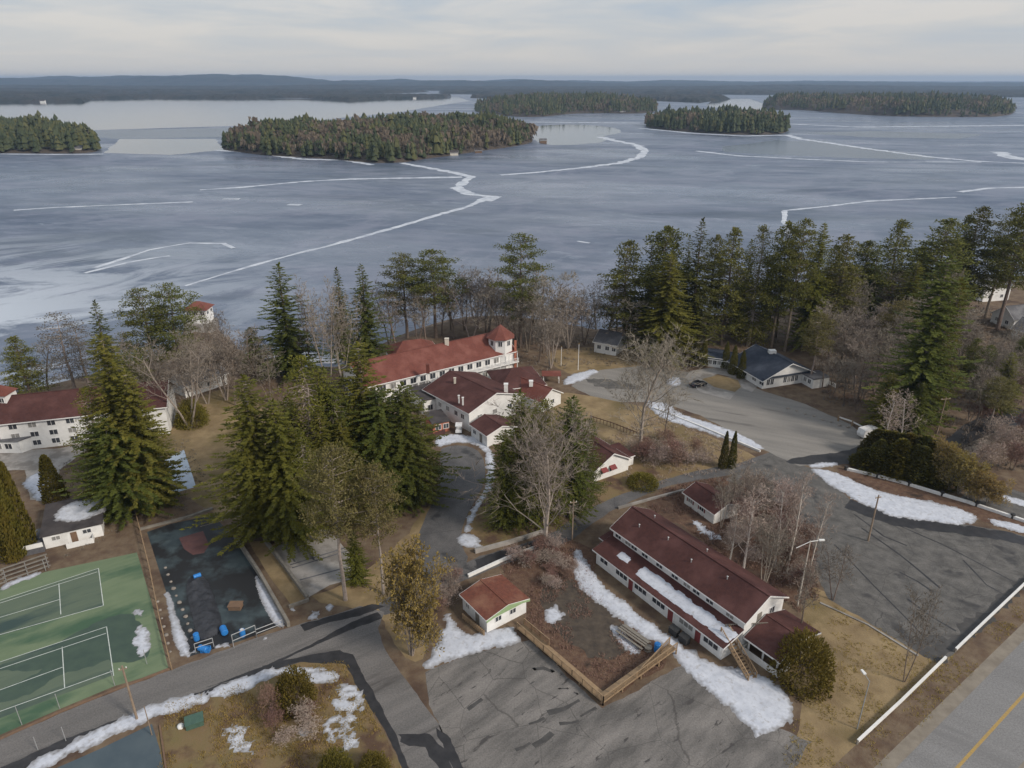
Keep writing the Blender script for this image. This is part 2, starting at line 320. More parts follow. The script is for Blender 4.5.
# ice material
m, n, l, b = nodes('lake_ice')
g = n.new('ShaderNodeNewGeometry')
def cnoise(vec, sc, det, r=.6, dist=0):
    t = n.new('ShaderNodeTexNoise'); t.inputs['Scale'].default_value = sc; t.inputs['Detail'].default_value = det; t.inputs['Roughness'].default_value = r; t.inputs['Distortion'].default_value = dist; l.new(vec, t.inputs['Vector']); return t.outputs[0]
def mapping(vec, rot, sc):
    a = n.new('ShaderNodeMapping'); a.inputs['Rotation'].default_value = (0, 0, rot); l.new(vec, a.inputs[0]); c = n.new('ShaderNodeMapping'); c.inputs['Scale'].default_value = sc; l.new(a.outputs[0], c.inputs[0]); return c.outputs[0]
def mrange(v, a, c, o0=0, o1=1):
    t = n.new('ShaderNodeMapRange'); t.inputs[1].default_value = a; t.inputs[2].default_value = c; t.inputs[3].default_value = o0; t.inputs[4].default_value = o1; l.new(v, t.inputs[0]); return t.outputs[0]
def cmix(fac, c1, c2):
    t = n.new('ShaderNodeMixRGB'); l.new(fac, t.inputs[0])
    for k, c in ((1, c1), (2, c2)):
        if isinstance(c, tuple): t.inputs[k].default_value = (*c, 1)
        else: l.new(c, t.inputs[k])
    return t.outputs[0]
st = mapping(g.outputs['Position'], R(12), (.35, 1, 1))
big = mrange(cnoise(st, .006, 5, .55, .6), .38, .62)
med = mrange(cnoise(st, .035, 8, .65, .8), .4, .68)
c = cmix(big, (.056, .083, .140), (.100, .130, .19))
c = cmix(med, c, (.145, .176, .24))
fine = mrange(cnoise(st, .11, 8, .7, 1.2), .52, .68, 0, .6)
c = cmix(fine, c, (.21, .235, .31))
blot = mrange(cnoise(mapping(g.outputs['Position'], R(-25), (.6, 1, 1)), .014, 10, .7, 2.2), .48, .60, 0, .75)
c = cmix(blot, c, (.18, .20, .27))
spk = mrange(cnoise(mapping(g.outputs['Position'], R(20), (.5, 1, 1)), .03, 14, .82, 1.0), .57, .64, 0, .6)
c = cmix(spk, c, (.30, .35, .42))
dk = mrange(cnoise(mapping(g.outputs['Position'], R(5), (.3, 1, 1)), .009, 9, .66, 1.5), .54, .64, 0, .7)
c = cmix(dk, c, (.055, .08, .12))
sp_ = n.new('ShaderNodeSeparateXYZ'); l.new(g.outputs['Position'], sp_.inputs[0])
# snow crust blown along the near left shore: position and noise decide where it lies
d1 = n.new('ShaderNodeMath'); d1.operation = 'MULTIPLY_ADD'; d1.inputs[1].default_value = -.9; l.new(sp_.outputs[0], d1.inputs[0]); l.new(sp_.outputs[1], d1.inputs[2])   # y - .9x
near_l = mrange(sp_.outputs[0], -60, -190)
near_y = mrange(sp_.outputs[1], 400, 240)
ml = n.new('ShaderNodeMath'); ml.operation = 'MULTIPLY'; l.new(near_l, ml.inputs[0]); l.new(near_y, ml.inputs[1])
crn = mrange(cnoise(mapping(g.outputs['Position'], R(-35), (.5, 1, 1)), .022, 12, .72, 1.6), .44, .54)
mm = n.new('ShaderNodeMath'); mm.operation = 'MULTIPLY'; l.new(ml.outputs[0], mm.inputs[0]); l.new(crn, mm.inputs[1])
c = cmix(mm.outputs[0], c, (.50, .55, .62))
l.new(c, b.inputs['Base Color'])
l.new(mrange(cnoise(st, .01, 8, .65), .38, .62, .22, .5), b.inputs['Roughness']); b.inputs['Specular IOR Level'].default_value = .3
bp = n.new('ShaderNodeBump'); bp.inputs['Distance'].default_value = .12; bp.inputs['Strength'].default_value = .5; l.new(cnoise(g.outputs['Position'], .25, 5), bp.inputs['Height']); l.new(bp.outputs[0], b.inputs['Normal'])
M['ice'] = m
m, n, l, b = nodes('open_water'); b.inputs['Base Color'].default_value = (.05, .06, .07, 1); b.inputs['Roughness'].default_value = .05; b.inputs['IOR'].default_value = 1.5
g = n.new('ShaderNodeNewGeometry'); bp = n.new('ShaderNodeBump'); bp.inputs['Distance'].default_value = .06; bp.inputs['Strength'].default_value = .6; l.new(cnoise(mapping(g.outputs['Position'], 0, (.5, 1, 1)), .3, 4), bp.inputs['Height']); l.new(bp.outputs[0], b.inputs['Normal'])
M['water'] = m
M['thin_ice'] = mat('thin_dark_ice', (.055, .075, .10), (.085, .105, .135), .01, .25, 5, spec=.5)
mb = MB(); mb.box(-25000, 25000, 60, 25000, LAKE - 1.2, LAKE)
o = mb.build('lake_ice', M['ice']); tag(o, 'blue grey frozen surface of the lake', kind='structure')

def ragged(pts, amp, step, seed):
    """subdivide a closed world polygon and roughen its edge"""
    outp = []
    n_ = len(pts)
    for i in range(n_):
        a = Vector(pts[i][:2]); c = Vector(pts[(i + 1) % n_][:2]); d = (c - a).length; k = max(1, int(d / step))
        nrm = Vector((-(c - a).y, (c - a).x)); nrm.normalize()
        for j in range(k):
            p = a.lerp(c, j / k); w_ = fbm(p.x, p.y, .9 / step / 2.2, seed, 4) * amp
            outp.append(p + nrm * w_)
    return outp
def smooth_poly(pts, it=2):
    for _ in range(it):
        q = []
        for i in range(len(pts)):
            a = Vector(pts[i][:2]); c = Vector(pts[(i + 1) % len(pts)][:2]); q += [a.lerp(c, .25), a.lerp(c, .75)]
        pts = q
    return pts
def sheet(name, px, m_, z, label, amp=0, step=1.0, smooth=0, base=0.0, world=False, kind='structure'):
    pts = [Vector(p) if world else at(p[0], p[1], base).xy for p in px]
    if smooth: pts = smooth_poly(pts, smooth)
    if amp: pts = ragged(pts, amp, step, len(label) * 1.37 + pts[0].x)
    vv = [Vector((p.x, p.y, 0)) for p in pts]
    tri = tessellate_polygon([vv])
    me = D.meshes.new(name); me.from_pydata([(p.x, p.y, base + z) for p in vv], [], [tuple(t) for t in tri]); me.materials.append(m_); me.update()
    bm_fix(me)
    o = D.objects.new(name, me); COL.objects.link(o); return tag(o, label, kind=kind)
def bm_fix(me):
    import bmesh
    bm = bmesh.new(); bm.from_mesh(me)
    bmesh.ops.recalc_face_normals(bm, faces=bm.faces)
    for f_ in bm.faces:
        if f_.normal.z < 0: f_.normal_flip()
    bm.to_mesh(me); bm.free()
ZW = .05
sheet('water', [(-500, 97), (100, 97), (350, 99), (458, 97), (470, 101), (455, 103), (400, 112), (330, 119), (300, 124), (200, 127), (100, 130), (-500, 133)], M['water'], ZW, 'bright open water beyond the left wooded islands', 3, 30, base=LAKE)
sheet('water', [(120, 139), (215, 139), (225, 150), (170, 155), (104, 153)], M['water'], ZW, 'small patch of open water between the two left islands', 4, 12, base=LAKE)
sheet('water', [(530, 126), (575, 124), (612, 127), (625, 132), (600, 137), (610, 142), (560, 146), (534, 143)], M['water'], ZW, 'open water at the right end of the long wooded island', 3, 8, 1, base=LAKE)
sheet('water', [(715, 99), (750, 99), (770, 106), (800, 110), (740, 110), (705, 106)], M['water'], ZW, 'open channel between the far right islands', 3, 20, base=LAKE)
sheet('dark_ice', [(60, 131), (215, 128), (300, 124), (230, 137), (110, 139)], M['thin_ice'], ZW, 'dark thin ice between the open water and the left islands', 5, 20, base=LAKE)
sheet('dark_ice', [(800, 133), (870, 131), (985, 134), (960, 139), (860, 137)], M['thin_ice'], ZW, 'long dark thin ice streak in the right of the lake', 3, 20, base=LAKE)
sheet('dark_ice', [(690, 150), (800, 138), (900, 152), (960, 160), (830, 158)], M['thin_ice'], ZW * .6, 'broad dark smear of thin ice below the small round island', 6, 20, 1, base=LAKE)
def ribbon(px, wid, m_, label, name='ice_ridge', z=.10, amp=.6, base=LAKE, wid2=None, step=4, kind='structure'):
    pts = [at(u, v_, base).xy for u, v_ in px]
    dense = []
    for i in range(len(pts) - 1):
        k = max(1, int((pts[i + 1] - pts[i]).length / step))
        for j in range(k): dense.append((pts[i].lerp(pts[i + 1], j / k), (i + j / k) / (len(pts) - 1)))
    dense.append((pts[-1], 1.0))
    mb = MB(); prev = None
    for i, (p, t) in enumerate(dense):
        a = dense[max(0, i - 1)][0]; c = dense[min(len(dense) - 1, i + 1)][0]; d = c - a; nrm = Vector((-d.y, d.x)); nrm.normalize()
        ww = (wid + (wid2 - wid) * t if wid2 is not None else wid) * 1.55 * (1 + amp * fbm(p.x, p.y, .08, 3.3) + .8 * amp * fbm(p.x, p.y, .3, 7.7)) / 2
        ww = max(ww, .1)
        p = p + nrm * fbm(p.x, p.y, .02 if base else .6, 9.1) * amp * (3 if base else .3)
        q = [(p.x - nrm.x * ww, p.y - nrm.y * ww, base + z * .3), (p.x, p.y, base + z), (p.x + nrm.x * ww, p.y + nrm.y * ww, base + z * .3)]
        if prev:
            mb.face([prev[0], q[0], q[1], prev[1]][::-1]); mb.face([prev[1], q[1], q[2], prev[2]][::-1])
        prev = q
    o = mb.build(name, m_); bm_fix(o.data); return tag(o, label, kind=kind)
RL = M['ice_line']
ribbon([(14, 210), (60, 207), (110, 205), (193, 202)], 2.2, RL, 'long white crack line across the left of the lake ice')
ribbon([(200, 190), (245, 187), (300, 182), (350, 179), (462, 177)], 3.0, RL, 'white ridge running to the bend below the long island', wid2=5)
ribbon([(402, 163), (430, 168), (455, 173), (472, 177), (464, 182), (456, 188), (470, 194), (495, 197), (485, 201)], 5, RL, 'zigzag white pressure ridge below the long island', wid2=6)
ribbon([(495, 196), (470, 206), (440, 214), (400, 226), (350, 240), (300, 253), (250, 267), (185, 286)], 3.4, RL, 'white ridge slanting down to the left shore', wid2=1.2)
ribbon([(500, 175), (540, 172), (580, 168), (620, 163), (640, 157), (645, 151), (636, 145), (612, 140), (600, 137)], 3.5, RL, 'curving white ridge left of the small round island', wid2=9)
ribbon([(787, 135), (800, 139), (830, 143), (870, 149), (930, 157), (975, 161), (1060, 165)], 9, RL, 'wide white ridge crossing the right of the lake', wid2=4)
ribbon([(697, 151), (740, 156), (800, 159), (870, 162), (980, 162)], 5, RL, 'faint white line under the small round island', wid2=3)
ribbon([(785, 211), (830, 206), (870, 201), (910, 199), (955, 197)], 2.2, RL, 'short white crack line in the right middle of the ice', wid2=2)
ribbon([(787, 235), (785, 222), (787, 211)], 2.0, RL, 'short white crack running towards the right pines')
ribbon([(960, 192), (990, 188), (1030, 187)], 3, RL, 'short white streak near the right edge of the ice')
ribbon([(1000, 152), (1006, 156), (1026, 160), (1050, 155)], 10, RL, 'white ridge bend at the right edge of the lake')
ribbon([(216, 150), (260, 153), (300, 159), (345, 160), (372, 165)], 8, RL, 'snowy shore ice along the front of the long island', wid2=5)
ribbon([(0, 154), (60, 154.5), (104, 154)], 5, RL, 'snowy shore ice below the left wooded point')
ribbon([(640, 128), (690, 133), (745, 136), (790, 135)], 8, RL, 'snowy shore ice below the small round island')
ribbon([(790, 124), (860, 127), (960, 126), (1060, 125)], 10, RL, 'white band of snow across the far right ice')
ribbon([(530, 122), (640, 123)], 10, RL, 'white band of snow behind the open water patch')
ribbon([(85, 273), (130, 262), (170, 256)], 1.2, RL, 'thin curved crack on the left ice')
ribbon([(95, 268), (150, 250), (190, 243), (225, 243), (235, 248)], 1.6, RL, 'thin looped crack on the left ice')
ribbon([(288, 204.5), (301, 205)], 3.5, RL, 'small white snow dash on the left ice')
ribbon([(223, 199), (240, 199)], 3, RL, 'small white dash near the long crack')
ribbon([(578, 241), (590, 243)], 2.0, RL, 'small white spot of snow in mid ice')

# ------------------------------------------------------------------ islands, hills and woods far away
def low_tree(mb, x, y, z, h, r, kind, rng, sides=6, tiers=3):
    mb.mi = kind
    if kind < 2:
        for t in range(tiers):
            z0 = z + h * (.12 + .28 * t * 3 / tiers); z1 = min(z + h, z0 + h * .42) if t < tiers - 1 else z + h * .92
            rr = r * 1.2 * (1 - .2 * t * 3 / tiers); a0 = rng.random() * 6.28
            top = mb.P((x + rng.uniform(-.2, .2), y, z1))
            ring = [mb.P((x + math.cos(a0 + k * 6.283 / sides) * rr * rng.uniform(.6, 1.15), y + math.sin(a0 + k * 6.283 / sides) * rr * rng.uniform(.6, 1.15), z0 + rng.uniform(-.06, .06) * h)) for k in range(sides)]
            for k in range(sides): mb.f.append([ring[k], ring[(k + 1) % sides], top]); mb.m.append(kind)
    else:
        for t in range(sides * tiers):
            a = rng.random() * 6.28; q = rng.random() ** .5 * r; zc = z + h * rng.uniform(.35, .8)
            c = Vector((x + math.cos(a) * q, y + math.sin(a) * q, zc)); s_ = h * .16
            mb.face([c + Vector((rng.uniform(-s_, s_) * .6, rng.uniform(-s_, s_) * .6, -s_)), c + Vector((rng.uniform(.3, 1) * s_ * .7, rng.uniform(-s_, s_) * .5, rng.uniform(0, s_))), c + Vector((-rng.uniform(.3, 1) * s_ * .7, rng.uniform(-s_, s_) * .5, s_))])
        mb.tube((x, y, z), (x, y, z + h * .6), r * .07, r * .03, 3, False)
def island(px, hump, spacing, hgt, bare, label, seed, sides=6, tiers=3, blur=40.0, olive=.3):
    rng = random.Random(seed)
    pts = smooth_poly([at(u, v_, LAKE).xy for u, v_ in px], 2); poly = np.array([tuple(p) for p in pts])
    x0, y0 = poly.min(0); x1, y1 = poly.max(0)
    def hh(X, Y):
        s = poly_sdf(X, Y, poly); return LAKE - .5 + np.clip(s / 5, -.5, 1) * 1.3 + hump * np.clip(s / blur, 0, 1) ** .8
    step = max(4, (x1 - x0) / 70)
    ax = np.arange(x0 - step, x1 + 2 * step, step); ay = np.arange(y0 - step, y1 + 2 * step, step)
    A, B = np.meshgrid(ax, ay); Z = hh(A.ravel(), B.ravel()); nX, nY = len(ax), len(ay); ii = np.arange(nX * nY).reshape(nY, nX)
    fc = np.stack([ii[:-1, :-1], ii[:-1, 1:], ii[1:, 1:], ii[1:, :-1]], -1).reshape(-1, 4)
    me = D.meshes.new('island'); me.from_pydata(np.stack([A.ravel(), B.ravel(), Z], 1).tolist(), [], fc.tolist()); me.materials.append(M['mud'])
    o = D.objects.new('island', me); COL.objects.link(o); tag(o, 'low ground of the ' + label, kind='structure')
    n_ = int((x1 - x0) * (y1 - y0) / spacing ** 2); X = np.array([rng.uniform(x0, x1) for _ in range(n_)]); Y = np.array([rng.uniform(y0, y1) for _ in range(n_)])
    s = poly_sdf(X, Y, poly); Z = hh(X, Y); mb = MB()
    for i in range(n_):
        if s[i] < .3: continue
        # only the strip that can be seen over the front trees needs every tree
        h = hgt * rng.uniform(.55, 1.15) * (1 + .5 * fbm(X[i], Y[i], .018, seed)) * (1.25 if rng.random() < .06 else 1)
        bn = fbm(X[i], Y[i], .012, seed + 5) + rng.uniform(-.35, .35)
        kd = 2 if bn > bare else (1 if rng.random() < olive else 0)
        low_tree(mb, X[i], Y[i], Z[i], h * (.85 if kd == 2 else 1), h * (.28 if kd == 2 else .19), kd, rng, sides, tiers)
    o = mb.build('woods', [M['far_con'], M['far_con2'], M['far_bare']]); tag(o, 'dense mixed woods covering the ' + label, kind='stuff')
island([(217, 149), (245, 153), (272, 156), (320, 158), (370, 163), (402, 163), (430, 158), (450, 156), (480, 151), (512, 147), (536, 142), (528, 136), (500, 131), (470, 128), (430, 130), (380, 133), (330, 137), (280, 138), (235, 141)],
       9, 5.6, 19, .12, 'long wooded island in the middle of the lake', 3)
island([(-90, 154), (0, 153), (60, 153.5), (102, 153), (96, 142), (60, 134), (0, 131), (-90, 131)], 6, 6.5, 20, .5, 'wooded point at the left edge of the lake', 5)
island([(641, 127), (665, 130), (700, 133), (745, 135), (780, 134.5), (790, 131), (782, 124), (740, 121), (690, 120), (655, 121)], 6, 7.5, 21, .45, 'small round wooded island right of centre', 7, olive=.15)
island([(756, 106.5), (800, 110), (840, 113), (880, 116), (950, 117), (1000, 117), (1016, 113), (1010, 106), (940, 103), (850, 102), (775, 102)], 12, 12, 22, .3, 'low wooded island towards the right horizon', 9, 5, 2)
island([(472, 112), (490, 113), (512, 117), (545, 117), (565, 114), (600, 113), (640, 114), (660, 111), (652, 105), (600, 102), (520, 102), (480, 105)], 14, 11, 22, .25, 'wooded island behind the long one', 11, 5, 2, blur=160.0)
def farland(name, px, hump, hgt, cell, label, seed):
    pts = [at(u, v_, LAKE).xy for u, v_ in px]; poly = np.array([tuple(p) for p in pts])
    x0, y0 = poly.min(0); x1, y1 = poly.max(0)
    ax = np.arange(x0 - cell, x1 + 2 * cell, cell); ay = np.arange(y0 - cell, y1 + 2 * cell, cell * 1.6)
    A, B = np.meshgrid(ax, ay); s = poly_sdf(A.ravel(), B.ravel(), poly)
    rs = np.random.RandomState(seed)
    hill = np.array([.55 + .75 * fbm(a, c_, 1 / 1500., seed, 4) for a, c_ in zip(A.ravel(), B.ravel())])
    if callable(hump): hump = hump(A.ravel(), np.maximum(B.ravel(), 1))
    Z = LAKE - 2 + np.clip(s / cell, 0, 1) * (hgt * rs.uniform(.5, 1.15, s.shape) + 2) + hump * np.clip(s / 500., 0, 1) * np.clip(hill, .35, 1.5)
    Z = np.where(s < 0, LAKE - 2, Z)
    nX, nY = len(ax), len(ay); ii = np.arange(nX * nY).reshape(nY, nX)
    fc = np.stack([ii[:-1, :-1], ii[:-1, 1:], ii[1:, 1:], ii[1:, :-1]], -1).reshape(-1, 4)
    keep = (s.ravel()[fc] > -cell * 1.5).any(1); fc = fc[keep]
    A = A.ravel() + rs.uniform(-.3, .3, s.shape) * cell; B = B.ravel() + rs.uniform(-.3, .3, s.shape) * cell
    me = D.meshes.new(name); me.from_pydata(np.stack([A, B, Z], 1).tolist(), [], fc.tolist()); me.materials.append(M['canopy'])
    o = D.objects.new(name, me); COL.objects.link(o); tag(o, label, kind='structure')
farland('hills', [(-400, 104), (0, 102.5), (85, 102), (92, 99), (150, 98), (240, 98.5), (300, 98), (350, 100.5), (395, 98.5), (440, 98), (452, 96.5), (420, 96), (240, 96), (90, 96.2), (-400, 95)], 3, 11, 9, 'wooded mainland shore beyond the open water', 3)
farland('hills', [(-400, 101), (0, 100), (60, 98.5), (85, 97), (60, 94), (-400, 93)], 12, 15, 12, 'higher wooded shore at the far left', 4)
farland('hills', [(700, 103), (655, 101), (600, 100), (500, 99), (470, 98), (480, 96.5), (600, 96.5), (720, 97), (731, 99)], 6, 14, 14, 'wooded far shore in the middle distance', 5)
farland('hills', [(-400, 94), (100, 94), (180, 94.6), (250, 93.8), (330, 94.4), (400, 93.4), (430, 92), (-400, 91)], 16, 16, 22, 'low dark hills behind the left mainland', 7)
farland('hills', [(440, 94), (540, 94.8), (640, 94), (740, 94.8), (830, 95), (980, 97), (1100, 98), (1500, 99), (1500, 92), (440, 91.6)], 8, 15, 22, 'low dark hills in the right distance', 8)
farland('hills', [(-400, 90.8), (200, 91.2), (420, 90.8), (700, 91), (1500, 91.5), (1500, 88.5), (-400, 88.5)], lambda A, B: np.interp(A / B, [-.75, .1, .75], [42, 26, 10]), 16, 38, 'second row of blue hills under the horizon', 9)
farland('hills', [(-900, 87.4), (300, 87.4), (700, 87.4), (1900, 87.4), (1900, 84.3), (700, 84.3), (-900, 84.3)], lambda A, B: np.interp(A / B, [-.75, -.2, .1, .75], [98, 82, 48, 22]), 16, 70, 'furthest blue hills on the horizon', 12)
# ------------------------------------------------------------------ haze
mb = MB(); mb.box(-17000, 17000, -700, 17500, -11, 125)
hz_ = mb.build('haze', D.materials.new('haze_air')); tag(hz_, 'thin blue haze over the lake and land', kind='stuff')
hm_ = hz_.data.materials[0]; hm_.use_nodes = True
for q in list(hm_.node_tree.nodes): hm_.node_tree.nodes.remove(q)
ho = hm_.node_tree.nodes.new('ShaderNodeOutputMaterial'); hv = hm_.node_tree.nodes.new('ShaderNodeVolumePrincipled')
hv.inputs['Color'].default_value = (.50, .70, 1, 1); hv.inputs['Density'].default_value = 8e-5; hv.inputs['Anisotropy'].default_value = .2
hm_.node_tree.links.new(hv.outputs[0], ho.inputs['Volume'])
#==PART2==
# ------------------------------------------------------------------ lawns, roads, lots (flat land is at z = 0)
def S(*a, **k): return sheet(*a, **k)
S('lawn', [(500, 395), (560, 392), (590, 395), (650, 408), (690, 430), (745, 450), (760, 460), (700, 476), (640, 490), (600, 470), (575, 440), (530, 420)], M['lawn'], .006, 'tan dry lawn below the lodge', .8, 1.5, 1)
S('lawn', [(150, 440), (190, 400), (235, 385), (262, 400), (270, 440), (265, 520), (225, 520), (190, 500), (165, 480)], M['lawn'], .006, 'tan dry lawn behind the basketball court', .8, 1.5, 1)
S('lawn', [(812, 585), (870, 620), (925, 656), (960, 655), (1030, 590), (1100, 560), (1100, 640), (860, 860), (740, 860), (790, 760), (800, 700), (770, 660), (800, 620)], M['lawn'], .005, 'tan dry grass between the motel and the highway', .9, 1.2)
S('lawn', [(300, 600), (345, 585), (400, 545), (430, 500), (445, 505), (430, 560), (415, 590), (430, 640), (420, 665), (400, 655), (380, 612)], M['lawn'], .005, 'strip of dry grass left of the curved driveway', .5, 1.0, 1)
S('lawn', [(160, 705), (215, 690), (300, 662), (345, 655), (362, 690), (402, 770), (440, 860), (150, 860)], M['lawn2'], .005, 'patchy olive and brown grass island at the bottom', .3, 1.0)
S('lawn', [(590, 488), (610, 470), (640, 462), (680, 470), (690, 480), (640, 492), (600, 505)], M['lawn2'], .008, 'olive grass beside the gable cottage', .4, 1.0, 1)
S('lawn', [(465, 512), (485, 505), (520, 520), (530, 538), (500, 545), (475, 548)], M['lawn2'], .008, 'grass corner right of the curved driveway', .3, 1.0, 1)
S('lawn', [(715, 405), (760, 395), (800, 405), (860, 430), (868, 440), (800, 418), (750, 400)], M['lawn2'], .007, 'grass verge along the blue roofed hall', .4, 1.0)
S('lawn', [(540, 352), (600, 345), (640, 352), (640, 370), (590, 376), (560, 372)], M['lawn'], .006, 'dry lawn around the two flagpoles', .6, 1.5, 1)
S('brush_floor', [(505, 548), (560, 538), (600, 548), (592, 590), (640, 632), (680, 655), (602, 705), (520, 632), (530, 605), (500, 575)], M['brush'], .006, 'rust coloured brush ground between shed and motel', .7, 1.0, 1)
S('mud', [(535, 588), (575, 575), (612, 610), (640, 650), (600, 662), (560, 640)], M['mud'], .010, 'dark bare mud in the enclosed yard', 1.0, 1.0, 1)
S('brush_floor', [(660, 490), (700, 480), (760, 476), (800, 495), (815, 540), (815, 590), (800, 610), (740, 575), (690, 530), (640, 505)], M['brush'], .006, 'rust coloured brush ground behind the motel', .7, 1.0, 1)
S('brush_floor', [(860, 330), (960, 300), (1100, 330), (1100, 430), (1000, 440), (900, 430), (830, 400), (800, 360)], M['ground'], .004, 'leaf strewn forest floor at the upper right', 1.5, 2.0, 1)
S('brush_floor', [(40, 480), (130, 520), (215, 510), (222, 490), (180, 495), (120, 440), (60, 440)], M['ground'], .004, 'brown leaf bed under the tall left trees', .7, 1.2, 1)
# paved surfaces
S('road', [(-80, 785), (0, 739), (60, 714), (100, 697), (180, 667), (250, 640), (300, 624), (340, 613), (360, 606), (385, 612), (378, 628), (385, 650), (404, 677), (430, 713), (452, 745), (478, 800), (500, 860), (452, 860), (410, 770), (395, 735), (372, 695), (350, 664), (335, 657), (300, 662), (255, 676), (205, 698), (150, 718), (100, 738), (20, 770), (-60, 810)], M['lane'], .012, 'grey resort road with a branch running down', .18, .8)
S('wet_patch', [(262, 666), (300, 657), (340, 650), (352, 655), (372, 690), (396, 735), (410, 770), (403, 770), (388, 735), (362, 695), (345, 664), (300, 662), (268, 672)], M['wet'], .018, 'dark wet band along the inner road edge', .2, .6)
S('wet_patch', [(205, 688), (260, 668), (310, 645), (352, 622), (378, 612), (382, 618), (345, 632), (300, 652), (255, 674)], M['wet'], .016, 'long dark wet streak along the resort road', .2, .6)
S('wet_patch', [(300, 625), (345, 612), (372, 604), (385, 606), (360, 616), (330, 622), (305, 631)], M['wet'], .017, 'dark wet edge by the road junction', .2, .6)
S('wet_patch', [(0, 768), (60, 741), (130, 715), (205, 690), (255, 673), (260, 677), (205, 699), (130, 726), (60, 752), (10, 775)], M['wet'], .015, 'dark damp lower edge of the resort road', .25, .6)
S('wet_patch', [(398, 733), (430, 734), (445, 750), (455, 772), (462, 800), (446, 800), (438, 768), (425, 748), (400, 742)], M['wet'], .018, 'dark wet patch across the lower road branch', .3, .6)
S('wet_patch', [(436, 728), (448, 735), (462, 765), (470, 790), (458, 775), (446, 757)], M['wet'], .02, 'dark wet strip beside the bottom parking lot', .3, .6)
S('driveway', [(438, 450), (452, 445), (470, 446), (481, 453), (486, 468), (484, 484), (474, 502), (466, 517), (461, 532), (462, 548), (470, 560), (455, 575), (440, 585), (424, 580), (417, 564), (415, 545), (424, 520), (436, 495), (442, 470)], M['drive'], .012, 'curved asphalt driveway ending at the lodge steps', .1, .8, 1)
S('lane', [(800, 466), (770, 470), (735, 474), (700, 480), (668, 486), (640, 497), (610, 512), (590, 525), (572, 540), (530, 556), (500, 566), (470, 578), (440, 590), (420, 600), (385, 615), (375, 606), (415, 582), (450, 570), (480, 556), (520, 545), (555, 531), (585, 510), (620, 495), (655, 482), (700, 470), (740, 463), (770, 452)], M['drive'], .010, 'narrow asphalt lane behind the long motel', .2, .8)
S('parking_lot', [(425, 672), (470, 654), (512, 643), (530, 640), (602, 708), (690, 662), (735, 690), (770, 725), (812, 742), (770, 800), (730, 860), (500, 860), (458, 768), (440, 728), (428, 705)], M['lot'], .012, 'grey cracked asphalt parking lot at the bottom centre', .3, .8)
S('parking_lot', [(770, 452), (800, 464), (826, 474), (850, 500), (900, 516), (960, 524), (1000, 530), (1060, 545), (1015, 596), (958, 650), (938, 664), (924, 656), (868, 622), (830, 600), (815, 575), (812, 545), (790, 515), (760, 492), (725, 480)], M['lot_dark'], .013, 'dark cracked asphalt lot beside the highway', .25, .8)
S('parking_lot', [(571, 386), (600, 370), (640, 366), (690, 372), (735, 378), (765, 392), (800, 402), (850, 424), (872, 440), (862, 458), (800, 466), (768, 452), (740, 437), (700, 415), (660, 402), (620, 402), (590, 396)], M['lot_pale'], .014, 'pale grey upper parking lot near the blue roofed hall', .3, 1.0)
S('driveway_loop', [(685, 378), (690, 371), (715, 367), (745, 372), (760, 384), (752, 392), (742, 388), (740, 379), (718, 374), (700, 378), (712, 388), (735, 394), (730, 400), (700, 392)], M['concrete'], .02, 'pale concrete loop in front of the hall', 0, 1)
S('lawn', [(702, 379), (718, 375), (738, 380), (741, 387), (735, 392), (714, 387)], M['lawn'], .019, 'small dry grass island inside the concrete loop', 0, 1)
S('wet_patch', [(585, 378), (620, 380), (650, 390), (610, 389), (590, 385)], M['lot_dark'], .018, 'dark worn end of the upper lot', .9, .6, 1)
S('wet_patch', [(845, 452), (863, 444), (870, 450), (862, 462), (820, 466), (780, 463), (800, 456)], M['wet'], .018, 'damp lower corner of the upper lot', .5, .8, 1)
# highway with shoulders and centre line
A0, A1 = at(896, 768).xy, at(1024, 639).xy; Y0, Y1 = at(957, 768).xy, at(1024, 695).xy
hd = ((A1 - A0).normalized() + (Y1 - Y0).normalized()).normalized(); hn = Vector((hd.y, -hd.x)); hw = (Y0 - A0).dot(hn); c0 = A0 + hn * hw
def strip(name, off0, off1, a, c_, m_, z, label): return sheet(name, [c0 + hd * a + hn * off0, c0 + hd * c_ + hn * off0, c0 + hd * c_ + hn * off1, c0 + hd * a + hn * off1], m_, z, label, world=True)
strip('gravel_shoulder', -hw - 1.5, hw + 1.5, -200, 500, M['gravel'], .010, 'pinkish gravel shoulders of the highway')
strip('highway', -hw, hw, -200, 500, M['road'], .016, 'two lane grey highway at the bottom right corner')
strip('road_marking', -.17, .17, -200, 500, M['yellow'], .021, 'solid yellow centre line of the highway')
strip('verge', -hw - 4.4, -hw - 1.3, -200, 500, M['ground'], .009, 'brown dirt verge along the highway shoulder')
S('road', [(1100, 395), (1024, 409), (990, 412), (965, 424), (945, 440), (960, 447), (985, 436), (1024, 424), (1100, 412)], M['wet'], .014, 'dark side road curving between the woods at right', .2, 1)
S('road', [(960, 500), (1000, 515), (1040, 530), (1100, 560), (1100, 500), (1040, 498), (1000, 485), (975, 478)], M['lot_dark'], .012, 'dark side road at the right edge', .2, 1)
S('path', [(962, 447), (985, 436), (1010, 428), (1012, 433), (985, 446), (968, 455)], M['gravel'], .016, 'pale gravel lane beside the side road', .3, 1)
